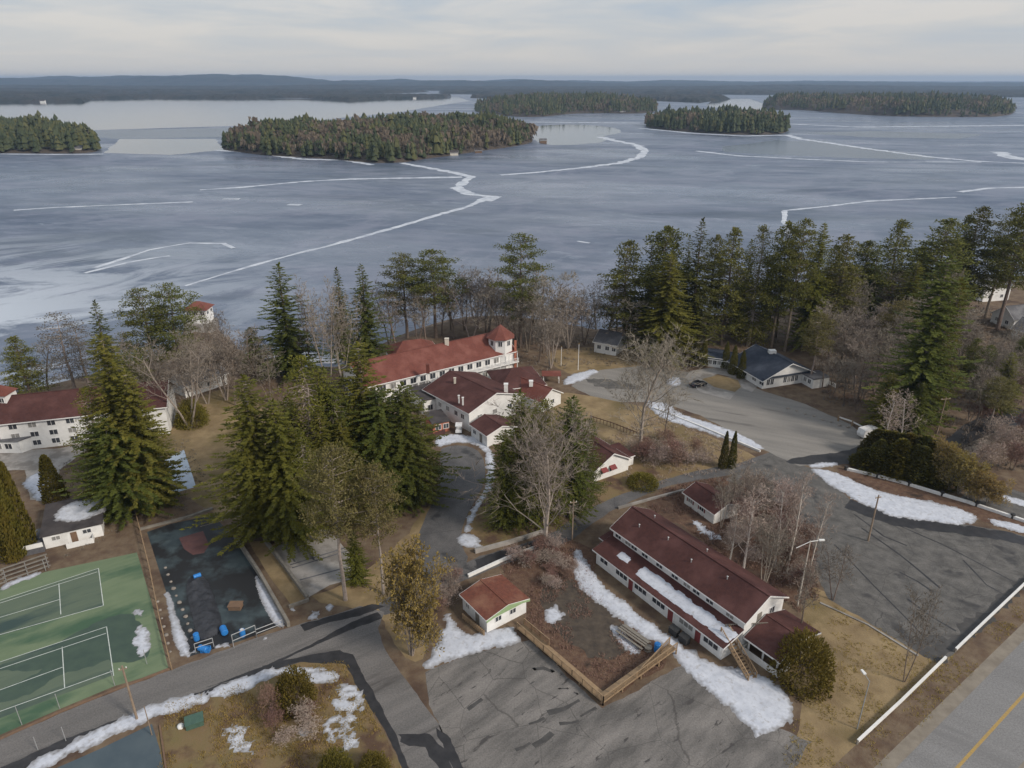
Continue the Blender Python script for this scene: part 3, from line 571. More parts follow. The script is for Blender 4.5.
for k, q in enumerate([[(375, 635), (410, 620), (440, 600)], [(445, 585), (510, 560), (570, 520)], [(480, 622), (530, 612), (560, 600)], [(400, 712), (440, 680), (470, 650)], [(570, 582), (600, 562), (630, 545)], [(150, 580), (180, 560), (210, 540)], [(330, 742), (360, 725), (390, 700)], [(385, 400), (400, 420), (415, 410)], [(470, 480), (485, 490), (500, 482)], [(530, 630), (545, 635), (555, 628)], [(520, 500), (545, 505), (560, 500)]]):
    ribbon([(440 + x / 3.94, 573 + y / 3.94) for x, y in q], (.34 if k % 2 else .22), M['lot_dark2'], 'dark weathered seam in the bottom parking lot', 'crack', .0, 1.0, .018, step=.25, kind='structure')
for q in ([(857, 529), (895, 556), (937, 589)], [(897, 574), (915, 583), (932, 594)], [(960, 560), (985, 585), (1010, 598)], [(830, 545), (870, 585), (925, 640)], [(880, 520), (940, 545), (1030, 590)], [(850, 515), (880, 538), (905, 548)], [(905, 600), (930, 618), (955, 632)]):
    ribbon(q, .15, M['wet'], 'long dark crack across the dark lot', 'crack', .0, .6, .019, step=.6, kind='structure')
S('wet_patch', [(925, 657), (905, 640), (925, 632), (948, 640), (965, 620), (985, 612), (1005, 590), (1030, 572), (1040, 578), (1015, 597), (958, 649), (938, 663)], M['lot_dark2'], .020, 'damp dark corner of the dark lot by the guard rail', .9, .6)
S('wet_patch', [(850, 500), (900, 517), (960, 525), (1000, 530), (1060, 545), (1060, 552), (1000, 540), (940, 532), (890, 525), (845, 508)], M['wet'], .020, 'meltwater edge below the ploughed snow bank', .6, .6)
S('brush_floor', [(838, 468), (870, 474), (905, 484), (950, 498), (1010, 517), (1060, 532), (1060, 545), (1000, 528), (960, 512), (920, 502), (880, 494), (855, 484), (840, 476)], M['brush'], .021, 'brown leaf strip below the low white wall', .3, .8)
S('wet_patch', [(475, 560), (500, 551), (545, 541), (548, 546), (505, 558), (478, 568)], M['wet'], .02, 'dark wet gutter below the grey retaining wall', .25, .6)
# courts
S('court_surface', [(-120, 648), (-120, 618), (0, 588), (45, 572), (137, 552.5), (151, 600), (169, 670), (115, 686), (60, 709), (0, 735), (-60, 765), (-120, 790)], M['court'], .014, 'light green surface of the two tennis courts')
S('court_surface', [(-60, 621), (98.5, 568.4), (103.5, 605.7), (-60, 653)], M['court_in'], .019, 'darker green playing area of the upper tennis court')
S('court_surface', [(-60, 682), (106.6, 626.8), (113.7, 675), (-60, 741)], M['court_in'], .019, 'darker green playing area of the lower tennis court')
S('court_damp', [(-10, 668), (40, 655), (95, 622), (128, 612), (145, 628), (150, 655), (138, 662), (118, 662), (105, 660), (90, 668), (60, 672), (40, 690), (0, 705), (-20, 700), (0, 690), (50, 668), (20, 672)], M['court_wet'], .024, 'dark damp stain across the lower tennis court', .5, .6, 1)
def line(a, c_, z=.028, w_=.11, name='court_line', lab='white painted line of the tennis court', m_=None):
    p, q = at(*a).xy, at(*c_).xy; d = (q - p).normalized(); n_ = Vector((-d.y, d.x)) * w_ / 2
    return [p - n_, q - n_, q + n_, p + n_]
mb = MB()
for a, c_ in (((-60, 620), (98.5, 568.4)), ((-60, 622.5), (97.2, 572)), ((-60, 651.5), (103.5, 605.7)), ((98.5, 568.4), (103.5, 605.7)), ((58.9, 583.6), (60.9, 614.5)), ((-60, 635.5), (59.8, 599.5)),
              ((-60, 682), (106.6, 626.8)), ((-60, 688.8), (106, 633.4)), ((106.6, 626.8), (113.7, 676)), ((62.2, 647), (64.7, 688)), ((-60, 712), (63.3, 667)), ((-60, 733), (113, 671))):
    q = line(a, c_); mb.face([(p.x, p.y, .028) for p in q])
o = mb.build('court_lines', M['white_paint']); bm_fix(o.data); tag(o, 'white painted lines of the two tennis courts', kind='structure')
S('court_surface', [(147, 532), (170, 524), (213, 515), (236, 540), (258, 574), (284, 624), (262, 633), (240, 641), (188, 657), (172, 610)], M['court_blue'], .013, 'dark damp blue grey basketball court')
S('court_key', [(179, 538), (203, 531), (209, 545), (204, 553), (193, 555), (184, 549)], M['key'], .018, 'faded red key painted on the basketball court')
S('court_surface', [(50, 771), (100, 749), (152, 724), (160, 750), (170, 800), (190, 860), (-60, 860), (20, 788)], M['court_slate'], .013, 'slate blue court surface in the bottom left corner')
S('court_surface', [(270, 549), (326, 527), (352, 556), (356, 578), (330, 585), (309, 597), (290, 572)], M['concrete'], .012, 'weathered grey shuffleboard court')
mb = MB()
for a, c_ in (((290, 565), (345, 548)), ((292, 568), (347, 551)), ((300, 537), (314, 560)), ((283, 543), (295, 562)), ((300, 580), (352, 566))):
    q = line(a, c_, w_=.3); mb.face([(p.x, p.y, .020) for p in q])
o = mb.build('court_lines', M['roof_grey']); bm_fix(o.data); tag(o, 'dark lane joints across the shuffleboard court', kind='structure')
S('path', [(248, 541), (266, 541), (306, 598), (292, 606), (270, 577)], M['lawn'], .012, 'brown grass strip between court walls', .1, .8)
S('pool', [(160, 462), (184, 450), (194, 480), (196, 487), (172, 494), (158, 480)], M['pool'], .06, 'small swimming pool frozen pale blue')
S('path', [(0, 452), (60, 448), (100, 440), (60, 470), (48, 500), (30, 500), (25, 470), (0, 470)], M['concrete'], .012, 'pale paved terrace by the white inn', .2, 1)

# ------------------------------------------------------------------ snow lying on the ground
def snow(px, h, label, seed=0, cell=.32, base=0.0, rough=.7, holes=0.0, pts=None):
    poly = np.array([tuple(p) for p in smooth_poly(pts or [at(u, v_, base).xy for u, v_ in px], 2)])
    x0, y0 = poly.min(0) - 1; x1, y1 = poly.max(0) + 1
    cell = max(cell, math.sqrt((x1 - x0) * (y1 - y0) / 9000))
    ax = np.arange(x0, x1, cell); ay = np.arange(y0, y1, cell); A, B = np.meshgrid(ax, ay); s = poly_sdf(A.ravel(), B.ravel(), poly)
    nn = np.array([.75 * fbm(a, c_, .5, seed, 3) + .5 * fbm(a, c_, 1.9, seed + 3, 3) for a, c_ in zip(A.ravel(), B.ravel())])
    s = s + nn * rough
    if holes: s = np.minimum(s, (np.array([fbm(a, c_, .8, seed + 9, 3) for a, c_ in zip(A.ravel(), B.ravel())]) + holes) * 1.6)
    Z = base + .02 + h * .42 * (1 - np.exp(-np.clip(s, 0, None) * 1.1)) * (1 + .2 * nn); Z = np.where(s < 0, base - .06, Z)
    nX, nY = len(ax), len(ay); ii = np.arange(nX * nY).reshape(nY, nX); fc = np.stack([ii[:-1, :-1], ii[:-1, 1:], ii[1:, 1:], ii[1:, :-1]], -1).reshape(-1, 4)
    fc = fc[(s[fc] > 0).any(1)]
    used = np.unique(fc); remap = -np.ones(nX * nY, int); remap[used] = np.arange(len(used)); V = np.stack([A.ravel(), B.ravel(), Z], 1)[used]
    me = D.meshes.new('snow'); me.from_pydata(V.tolist(), [], remap[fc].tolist()); me.materials.append(M['snow']); at_ = me.attributes.new('melt', 'FLOAT', 'POINT'); at_.data.foreach_set('value', np.clip(1 - s[used] / .75, 0, 1).astype(np.float32)); me.polygons.foreach_set('use_smooth', [True] * len(me.polygons))
    o = D.objects.new('snow', me); COL.objects.link(o); return tag(o, label, kind='stuff')
snow([(15, 772), (60, 747), (110, 722), (150, 705), (205, 690), (215, 698), (200, 706), (160, 716), (140, 724), (100, 742), (50, 765), (20, 785)], .2, 'snow bank along the lower side of the resort road', 1)
snow([(200, 694), (230, 680), (270, 668), (300, 665), (328, 667), (330, 672), (300, 674), (270, 678), (240, 694), (212, 702)], .2, 'snow bank along the road above the grass island', 2)
snow([(302, 672), (328, 668), (340, 674), (336, 684), (318, 685), (306, 680)], .18, 'oval snow patch near the road bend', 3)
snow([(333, 688), (345, 683), (362, 688), (368, 702), (360, 715), (356, 732), (364, 748), (345, 756), (326, 746), (322, 730), (331, 716), (328, 700)], .2, 'tall snow patch on the grass island', 4, rough=.9, holes=.35)
snow([(232, 722), (246, 724), (252, 736), (264, 742), (256, 756), (240, 760), (222, 744), (224, 730)], .15, 'ragged snow patch on the left of the grass island', 5, rough=1.3, holes=.3)
snow([(300, 728), (310, 730), (306, 738), (298, 736)], .1, 'tiny snow remnant in the middle of the grass island', 6, .2)
snow([(135, 609), (144, 610), (145, 618), (136, 618)], .06, 'tiny snow remnant on the tennis court', 7, .2)
snow([(136, 624), (147, 625), (151, 638), (147, 650), (143, 660), (136, 655), (133, 640)], .1, 'snow patch on the right end of the lower tennis court', 8, .25, rough=.9)
snow([(425, 668), (430, 650), (443, 632), (444, 616), (452, 612), (456, 626), (468, 636), (500, 628), (516, 630), (522, 642), (500, 647), (470, 655), (450, 661), (430, 668)], .35, 'deep snow in front of the small red roofed shed', 9)
snow([(573, 552), (580, 548), (590, 570), (622, 600), (655, 625), (690, 650), (720, 668), (760, 672), (785, 690), (796, 708), (790, 725), (765, 735), (756, 740), (745, 722), (720, 702), (700, 685), (682, 668), (672, 652), (640, 635), (610, 612), (588, 598), (572, 580)], .4, 'long deep snow field in front of the motel', 10)
snow([(545, 608), (556, 606), (566, 614), (562, 622), (552, 626), (545, 620)], .15, 'round snow patch in the yard by the shed', 11, .25, rough=.9)
snow([(607, 628), (614, 624), (622, 632), (634, 645), (645, 653), (630, 655), (616, 643)], .15, 'snow patch beside the stacked benches', 12, .25)
snow([(806, 467), (828, 470), (845, 476), (863, 485), (888, 494), (921, 499), (961, 508), (982, 519), (965, 526), (930, 522), (895, 518), (862, 504), (840, 492), (822, 480)], .45, 'big ploughed snow bank above the dark lot', 13)
snow([(806, 465), (820, 462), (842, 461), (838, 466), (815, 468)], .15, 'thin snow tongue by the lot entrance', 14)
snow([(640, 398), (656, 402), (670, 403), (676, 412), (700, 420), (730, 429), (764, 446), (762, 451), (735, 443), (700, 430), (670, 422), (655, 414)], .5, 'snow bank along the lower edge of the pale lot', 15)
snow([(666, 378), (678, 376), (683, 382), (678, 387), (668, 386)], 1.0, 'small round snow pile on the pale lot', 16)
snow([(563, 378), (580, 371), (597, 369), (599, 373), (585, 379), (570, 385), (562, 384)], .5, 'snow bank behind the lodge annex', 17)
snow([(433, 440), (436, 435), (460, 434), (478, 437), (490, 446), (497, 465), (494, 485), (484, 500), (474, 518), (467, 535), (463, 530), (468, 515), (478, 500), (486, 485), (488, 466), (482, 450), (470, 443), (452, 443), (438, 448)], .25, 'crescent of snow around the curved driveway', 18)
snow([(456, 536), (470, 532), (481, 540), (482, 547), (470, 549), (458, 543)], .4, 'snow lump beside the curved driveway', 19)
snow([(163, 592), (170, 590), (176, 612), (185, 632), (192, 650), (186, 658), (176, 650), (170, 625)], .2, 'snow strip along the basketball court fence', 20, .25, rough=.25)
snow([(254, 572), (263, 582), (276, 603), (288, 626), (276, 628), (264, 610), (256, 590)], .5, 'snow drift against the right wall of the basketball court', 21, .25, rough=.15)
snow([(305, 617), (312, 610), (320, 611), (316, 619), (307, 622)], .2, 'snow lump by the road junction', 22, .2)
snow([(326, 607), (332, 604), (334, 608), (329, 611)], .12, 'tiny snow lump by the road junction', 23, .2)
snow([(287, 605), (291, 604), (296, 611), (292, 613)], .1, 'tiny snow remnant between the court walls', 24, .2)
snow([(690, 520), (700, 523), (712, 530), (722, 537), (716, 541), (702, 534)], .15, 'broken snow patch behind the motel', 25, .25, rough=1.2)
snow([(660, 545), (672, 549), (668, 556), (660, 552)], .1, 'tiny snow patch behind the motel', 26, .2)
snow([(20, 482), (40, 470), (48, 480), (50, 497), (40, 502), (28, 492)], .15, 'snow on the terrace of the white inn', 27)
snow([(0, 585), (20, 578), (38, 571), (43, 574), (20, 583), (0, 592)], .2, 'snow strip above the upper tennis court', 28, .25)
snow([(962, 488), (1000, 500), (1060, 520), (1060, 512), (1000, 494), (966, 482)], .15, 'snow along the side road at right', 29)
snow([(985, 498), (1010, 503), (1060, 512), (1060, 504), (1015, 498), (990, 494)], .1, 'second snow strip along the side road at right', 30)
snow([(985, 516), (1010, 522), (1060, 536), (1060, 545), (1015, 532), (990, 524)], .2, 'snow at the right edge beside the dark lot', 31)
snow([(890, 335), (912, 333), (915, 345), (896, 348)], .1, 'patchy snow in the right woods', 34, .5, holes=.1)
for i, (a, c_) in enumerate([((183, 655), (200, 650)), ((215, 648), (230, 645)), ((262, 640), (272, 636))]):
    snow([(a[0], a[1] - 2), (c_[0], c_[1] - 2), (c_[0], c_[1] + 2), (a[0], a[1] + 2)], .12, ['crumbly snow scraps at the lower left court corner', 'crumbly snow scraps by the blue barrels', 'crumbly snow scraps under the pipe frames'][i], 40 + i, .2, rough=1.0)
snow([(255, 356), (300, 352), (345, 352), (375, 340), (380, 346), (345, 364), (300, 365), (255, 360)], .15, 'snow crust on the ice behind the shore trees', 51, .8, base=LAKE, rough=2)

# ------------------------------------------------------------------ buildings
def bname(o): return o
_win = {}; WR = [7]
def window(parent, p, ax, nrm, w_, h_, panes=2, nm='window'):
    """p: centre bottom on the wall (local to parent), ax: unit along wall, nrm: outward"""
    key = (round(w_, 2), round(h_, 2), panes)
    if key not in _win:
        fr = MB(); t = .09; d = .07
        fr.box(-w_ / 2 - t, w_ / 2 + t, -d, .02, -t, 0); fr.box(-w_ / 2 - t, w_ / 2 + t, -d, .02, h_, h_ + t)
        fr.box(-w_ / 2 - t, -w_ / 2, -d, .02, 0, h_); fr.box(w_ / 2, w_ / 2 + t, -d, .02, 0, h_)
        for k in range(1, panes): x = -w_ / 2 + w_ * k / panes; fr.box(x - .035, x + .035, -d + .01, .02, 0, h_)
        gl = MB(); gl.box(-w_ / 2, w_ / 2, -.03, .01, 0, h_)
        _win[key] = (fr.mesh('window', M['trim']), gl.mesh('pane', M['glass']), gl.mesh('pane', M['curtain']))
    o = D.objects.new(nm, _win[key][0]); COL.objects.link(o); o.parent = parent
    o.location = p; o.rotation_euler = (0, 0, math.atan2(ax.y, ax.x))
    WR[0] = (WR[0] * 1103515245 + 12345) % 2147483648
    g_ = D.objects.new('pane', _win[key][2 if (WR[0] >> 16) % 10 < 3 else 1]); COL.objects.link(g_); g_.parent = o
    return o
class Wing:
    """a rectangular building volume; front line p->q (world xy), depth W to the left of p->q direction (away)"""
    def __init__(s, root, p, q, W, z0, eave, ridge, wall='white', roof='roof_maroon', kind='gable', oh=.45, flip=False):
        s.root = root; s.o = root.location.copy(); p = Vector(p[:2]); q = Vector(q[:2]); s.d = (q - p).normalized(); s.n = Vector((-s.d.y, s.d.x)) * (-1 if flip else 1)
        s.L = (q - p).length; s.W = W; s.p = p; s.z0, s.e, s.r = z0, eave, ridge; L_ = s.L
        X = lambda x, y, z: (p.x + s.d.x * x + s.n.x * y - s.o.x, p.y + s.d.y * x + s.n.y * y - s.o.y, z - s.o.z)
        s.X = X; b = MB(); base = [X(0, 0, z0), X(L_, 0, z0), X(L_, W, z0), X(0, W, z0)]; top = [X(0, 0, eave), X(L_, 0, eave), X(L_, W, eave), X(0, W, eave)]
        if kind == 'shed': top = [X(0, 0, eave), X(L_, 0, eave), X(L_, W, ridge), X(0, W, ridge)]
        for k in range(4): b.face([base[k], base[(k + 1) % 4], top[(k + 1) % 4], top[k]])
        if kind == 'gable':
            b.face([top[1], top[2], X(L_, W / 2, ridge)]); b.face([top[3], top[0], X(0, W / 2, ridge)])
        if kind == 'gabley':
            b.face([top[0], top[1], X(L_ / 2, 0, ridge)]); b.face([top[2], top[3], X(L_ / 2, W, ridge)])
        if kind == 'flat': b.face(top)
        s.wall = b.build('wall', M[wall], root); r = MB(); u = .06
        k = (ridge - eave) / (W / 2) if kind in ('gable', 'hip') else 0; E = eave - k * oh + u
        tr = MB()
        if kind == 'gable':
            a_, b_, c_, d_ = X(-oh, -oh, E), X(L_ + oh, -oh, E), X(L_ + oh, W / 2, ridge + u), X(-oh, W / 2, ridge + u)
            r.slab([a_, b_, c_, d_], .14); r.slab([X(L_ + oh, W + oh, E), X(-oh, W + oh, E), d_, c_], .14)
            r.beam(Vector(X(-oh, W / 2, ridge + u - .02)), Vector(X(L_ + oh, W / 2, ridge + u - .02)), .35, .06)
            for y0, y1 in ((-oh, W / 2), (W + oh, W / 2)):
                for x in (-oh - .03, L_ + oh + .03): tr.beam(Vector(X(x, y0, E - .24)), Vector(X(x, y1, ridge + u - .24)), .05, .23)
            tr.beam(Vector(X(-oh, -oh - .03, E - .24)), Vector(X(L_ + oh, -oh - .03, E - .24)), .05, .22)
        elif kind == 'gabley':
            k = (ridge - eave) / (L_ / 2); E = eave - k * oh + u; m_ = L_ / 2
            r.slab([X(-oh, W + oh, E), X(-oh, -oh, E), X(m_, -oh, ridge + u), X(m_, W + oh, ridge + u)], .14); r.slab([X(L_ + oh, -oh, E), X(L_ + oh, W + oh, E), X(m_, W + oh, ridge + u), X(m_, -oh, ridge + u)], .14)
            r.beam(Vector(X(m_, -oh, ridge + u - .02)), Vector(X(m_, W + oh, ridge + u - .02)), .35, .06)
            for x0 in (-oh, L_ + oh):
                for y in (-oh - .03, W + oh + .03): tr.beam(Vector(X(x0, y, E - .24)), Vector(X(m_, y, ridge + u - .24)), .05, .23)
                tr.beam(Vector(X(x0 + (.03 if x0 > 0 else -.03), -oh, E - .24)), Vector(X(x0 + (.03 if x0 > 0 else -.03), W + oh, E - .24)), .05, .22)
        elif kind == 'hip':
            i_ = W / 2; a_, b_, c_, d_ = X(-oh, -oh, E), X(L_ + oh, -oh, E), X(L_ + oh, W + oh, E), X(-oh, W + oh, E); e_, f_ = X(i_ * .8, W / 2, ridge + u), X(max(L_ - i_ * .8, i_ * .8 + .05), W / 2, ridge + u)
            for q_ in ([a_, b_, f_, e_], [c_, d_, e_, f_], [b_, c_, f_], [d_, a_, e_]): r.slab(q_, .12)
            tr.beam(Vector(X(-oh, -oh - .03, E - .24)), Vector(X(L_ + oh, -oh - .03, E - .24)), .05, .2)
            tr.beam(Vector(X(L_ + oh + .03, -oh, E - .24)), Vector(X(L_ + oh + .03, W + oh, E - .24)), .05, .2)
        elif kind == 'shed':
            kk = (ridge - eave) / W; r.slab([X(-oh, -oh, eave - kk * oh + u), X(L_ + oh, -oh, eave - kk * oh + u), X(L_ + oh, W, ridge + u), X(-oh, W, ridge + u)], .14)
            tr.beam(Vector(X(-oh, -oh - .03, eave - kk * oh - .2)), Vector(X(L_ + oh, -oh - .03, eave - kk * oh - .2)), .05, .2)
            for x in (-oh - .03, L_ + oh + .03): tr.beam(Vector(X(x, -oh, eave - kk * oh - .2)), Vector(X(x, W, ridge - .2)), .05, .2)
        else:
            r.prism([X(-oh, -oh, 0)[:2], X(L_ + oh, -oh, 0)[:2], X(L_ + oh, W + oh, 0)[:2], X(-oh, W + oh, 0)[:2]], eave + .01 - s.o.z, eave + .22 - s.o.z)
        bm_out(r); s.roof = r.build('roof', M[roof], root)
        if tr.v: tr.build('roof_trim', M['trim'], s.roof)
    def win(s, side, xs_, z, w_=1.1, h_=1.0, panes=2, nm='window'):
        D3 = lambda v_: Vector((v_.x, v_.y, 0))
        for x in xs_:
            if side == 'f': P = s.X(x, -.005, z); ax, nr = D3(s.d), -D3(s.n)
            elif side == 'b': P = s.X(x, s.W + .005, z); ax, nr = -D3(s.d), D3(s.n)
            elif side == 'r': P = s.X(s.L + .005, x, z); ax, nr = D3(s.n), D3(s.d)
            else: P = s.X(-.005, x, z); ax, nr = -D3(s.n), -D3(s.d)
            window(s.root, Vector(P), ax, nr, w_, h_, panes, nm)
    def door(s, side, x, z=None, w_=.95, h_=2.05, m_='cream'):
        z = s.z0 if z is None else z; b = MB()
        pts = {'f': ((x - w_ / 2, -.06), (x + w_ / 2, -.06), (x + w_ / 2, .02), (x - w_ / 2, .02)), 'r': ((s.L - .02, x - w_ / 2), (s.L + .06, x - w_ / 2), (s.L + .06, x + w_ / 2), (s.L - .02, x + w_ / 2)), 'l': ((-.06, x - w_ / 2), (.02, x - w_ / 2), (.02, x + w_ / 2), (-.06, x + w_ / 2))}[side]
        b.prism([s.X(a, c_, 0)[:2] for a, c_ in pts], z + .02 - s.o.z, z + h_ - s.o.z); o = b.build('door', M[m_], s.root)
        return o
def bm_out(r): pass
def railing(root, pts, h=1.0, m_='trim', nm='railing', spacing=.16, off=None):
    off = off or root.location; b = MB()
    for a, c_ in zip(pts[:-1], pts[1:]):
        a = Vector(a) - off; c_ = Vector(c_) - off; n_ = max(1, int((c_ - a).length / 1.8))
        for k in range(n_ + 1): p = a.lerp(c_, k / n_); b.box(p.x - .06, p.x + .06, p.y - .06, p.y + .06, p.z, p.z + h + .06)
        b.beam(a + Vector((0, 0, h)), c_ + Vector((0, 0, h)), .12, .06); b.beam(a + Vector((0, 0, .1)), c_ + Vector((0, 0, .1)), .06, .07)
        k = max(2, int((c_ - a).length / spacing))
        for j in range(k): p = a.lerp(c_, (j + .5) / k); b.box(p.x - .03, p.x + .03, p.y - .03, p.y + .03, p.z + .15, p.z + h)
    return b.build(nm, M[m_], root)
def chimney(root, P, w_, h_, m_='white', nm='chimney'):
    P = Vector(P) - root.location; b = MB(); b.box(P.x - w_ / 2, P.x + w_ / 2, P.y - w_ / 2, P.y + w_ / 2, P.z, P.z + h_); b.box(P.x - w_ / 2 - .07, P.x + w_ / 2 + .07, P.y - w_ / 2 - .07, P.y + w_ / 2 + .07, P.z + h_, P.z + h_ + .12)
    return b.build(nm, M[m_], root)

# --- long motel
A, B = at(596, 563), at(720.6, 660)
motel = empty('motel', (A.x, A.y, 0), 'long two storey white motel block with maroon roof and snow on its lower roof', 'motel')
lo_ = Wing(motel, A, B, 3.6, 0, 2.75, 3.75, kind='shed', oh=.5)
xs_ = [1.9, 5.4, 8.9, 12.4, 18.0, 22.6]
lo_.win('f', [1.9], 1.1, 1.7, 1.0); lo_.win('f', [6.0, 10.2, 14.0, 19.4, 23.9], 1.05, 2.5, 1.15, 3)
for x in (8.1, 16.4, 21.6): lo_.door('f', x, m_='red_cloth')
p2 = A.xy + lo_.n * 3.6 + lo_.d * (-.1); q2 = p2 + lo_.d * (lo_.L + .5)
up = Wing(motel, p2, q2, 8.6, 0, 5.5, 7.7, oh=.45)
up.win('f', [1.2, 3.5, 4.9, 7.3, 10.4, 13.6, 16.0, 17.8, 20.3, 23.9], 4.1, 1.25, 1.05)
up.win('b', [2, 6, 10, 14, 18, 22], 3.6, 1.2, 1.0); up.door('r', 3.2, 3.0, m_='wood_grey'); up.win('r', [6.0], 3.6, 1.0, 1.1); up.win('l', [4.3], 3.6, 1.0, 1.1)
# shed-roof end extension (right)
A2, B2 = at(749, 637, 2.9), at(779, 658, 2.9)
annex = Wing(motel, A2.xy, B2.xy, 8.4, 2.55, 2.9, 4.3, wall='white', roof='roof_maroon', oh=.5)
for x in (.1, annex.L / 2, annex.L - .1):
    for y in (.15, 8.25): b = MB(); p = Vector(annex.X(x, y, 0)); b.box(p.x - .1, p.x + .1, p.y - .1, p.y + .1, 0, 2.6); b.build('post', M['trim'], motel)
b = MB()
b.beam(Vector(annex.X(-.5, -.3, 0)), Vector(annex.X(annex.L + .4, -.3, 0)), .15, 1.0); b.beam(Vector(annex.X(annex.L + .4, -.3, 0)), Vector(annex.X(annex.L + .4, 2.3, 0)), .15, 1.0); b.beam(Vector(annex.X(-.5, -.3, 0)), Vector(annex.X(-.5, 1.3, 0)), .15, 1.0)
b.build('parapet', M['white'], motel)
b = MB(); b.beam(Vector(annex.X(.3, 8.2, 0)), Vector(annex.X(annex.L, 8.2, 0)), .15, 2.6); b.beam(Vector(annex.X(annex.L, 4, 0)), Vector(annex.X(annex.L, 8.2, 0)), .15, 2.6); b.build('wall', M['cream'], motel)
# outer wooden stair at the gable end
stair = empty('wooden_stair', (*at(722, 652).xy, 0), 'weathered wooden outdoor stair with handrails at the gable end of the motel', 'stair')
P0 = at(722, 648).xy; P1 = at(752, 680).xy; dd = (P1 - P0).normalized(); nn_ = Vector((-dd.y, dd.x)); LL = (P1 - P0).length; off = stair.location
top = P0 - dd * 0.2; b = MB(); ns_ = 14; H0 = 2.9
for k in range(ns_):
    c_ = P0 + dd * LL * (k + .5) / ns_; z = H0 * (1 - (k + 1) / ns_) + .1
    a_ = c_ - nn_ * .6; e_ = c_ + nn_ * .6; b.beam((a_.x - off.x, a_.y - off.y, z), (e_.x - off.x, e_.y - off.y, z), .3, .06)
b.build('step', M['wood'], stair, label='run of fourteen treads')
b = MB()
for s_ in (-.62, .62):
    a_ = P0 + nn_ * s_; e_ = P1 + nn_ * s_; b.beam((a_.x - off.x, a_.y - off.y, H0 - .25), (e_.x - off.x, e_.y - off.y, -.05), .08, .3)
b.build('stringer', M['wood'], stair)
for s_ in (-.66, .66):
    a_ = P0 + nn_ * s_; e_ = P1 + nn_ * s_; railing(stair, [(a_.x, a_.y, H0), (e_.x, e_.y, .05)], 1.0, 'wood', spacing=.3)
G0 = up.p + up.d * (up.L + .1) + up.n * .4; dk = MB(); pts = [P0 - nn_ * .7, P0 + nn_ * .7, P0 + nn_ * .7 - dd * 1.6, P0 - nn_ * .7 - dd * 1.6]
dk.prism([(p.x - off.x, p.y - off.y) for p in pts], H0 - .1, H0); dk.build('landing', M['wood'], stair)
Q = up.p + up.d * (up.L + .75) + up.n * 3.6; R0 = P0 - dd * .9
b = MB(); b.slab([(R0.x - off.x + .5, R0.y - off.y - .5, 2.95), (Q.x - off.x + .6, Q.y - off.y - .4, 3.1), (Q.x - off.x - .6, Q.y - off.y + .4, 3.1), (R0.x - off.x - .5, R0.y - off.y + .5, 2.95)], .12); b.build('walkway', M['wood_grey'], stair)
railing(stair, [(R0.x + .5, R0.y - .5, 2.95), (Q.x + .6, Q.y - .4, 3.1)], .9, 'wood_grey', spacing=.3)
for P in (P0 + nn_ * .6, P0 - nn_ * .6, (P0 + Q) / 2, Q): 
    b = MB(); b.box(P.x - off.x - .08, P.x - off.x + .08, P.y - off.y - .08, P.y - off.y + .08, 0, 2.85); b.build('post', M['wood'], stair)
# snow lying on the lower motel roof
def roof_snow(x0, x1, y0, y1, label, seed):
    v_ = []; f_ = []; n1, n2 = max(3, int((x1 - x0) / .25)), max(3, int((y1 - y0) / .2)); kk = 1.0 / 3.6
    for i in range(n1 + 1):
        for j in range(n2 + 1):
            x = x0 + (x1 - x0) * i / n1; y = y0 + (y1 - y0) * j / n2; ed = min(x - x0, x1 - x, (y - y0) * 2, (y1 - y) * 1.2); nz_ = fbm(x, y, .6, seed, 4)
            h = ed * 1.0 + nz_ * .5; zz_ = 2.75 + kk * y + .06 + (.09 * (1 - math.exp(-max(h, 0) * 4)) if h > 0 else -.06); P = lo_.X(x, y, zz_); v_.append((P[0] + A.x, P[1] + A.y, P[2]))
    for i in range(n1):
        for j in range(n2):
            a = i * (n2 + 1) + j; f_.append((a, a + n2 + 1, a + n2 + 2, a + 1))
    me = D.meshes.new('snow'); me.from_pydata(v_, [], f_); me.materials.append(M['snow']); me.polygons.foreach_set('use_smooth', [True] * len(f_)); o = D.objects.new('snow', me); COL.objects.link(o); tag(o, label, kind='stuff')
roof_snow(8.2, 26.3, .4, 2.6, 'long band of snow on the lower motel roof', 2); roof_snow(3.3, 6.2, 1.0, 2.4, 'oval snow patch on the lower motel roof', 8)
# entrance lean-to and clutter by the motel's left end
le = Wing(motel, lo_.p - lo_.d * 2.4 + lo_.n * 3.0, lo_.p - lo_.d * .1 + lo_.n * 3.0, 4.5, 0, 2.4, 3.1, kind='shed', wall='wood_grey', oh=.2)

for k_, x in enumerate((3.5, 9, 14.5, 20.5)):
    for y_ in ((3.0,) if k_ % 2 else (2.2, 5.6)):
        zz2 = 5.5 + (7.7 - 5.5) * min(y_, 8.6 - y_) / 4.3; b = MB(); p = Vector(up.X(x, y_, zz2)); b.tube((p.x, p.y, p.z - .1), (p.x, p.y, p.z + .55), .09, n=8); b.tube((p.x, p.y, p.z + .55), (p.x, p.y, p.z + .62), .16, .1, 8); b.build('roof_vent', M['metal'], motel)
for x in (.3, 8.7, 17.2, lo_.L - .2): b = MB(); p = Vector(lo_.X(x, -.1, 0)); b.tube((p.x, p.y, .1), (p.x, p.y, 2.6), .05, n=6); b.build('downspout', M['trim'], motel)
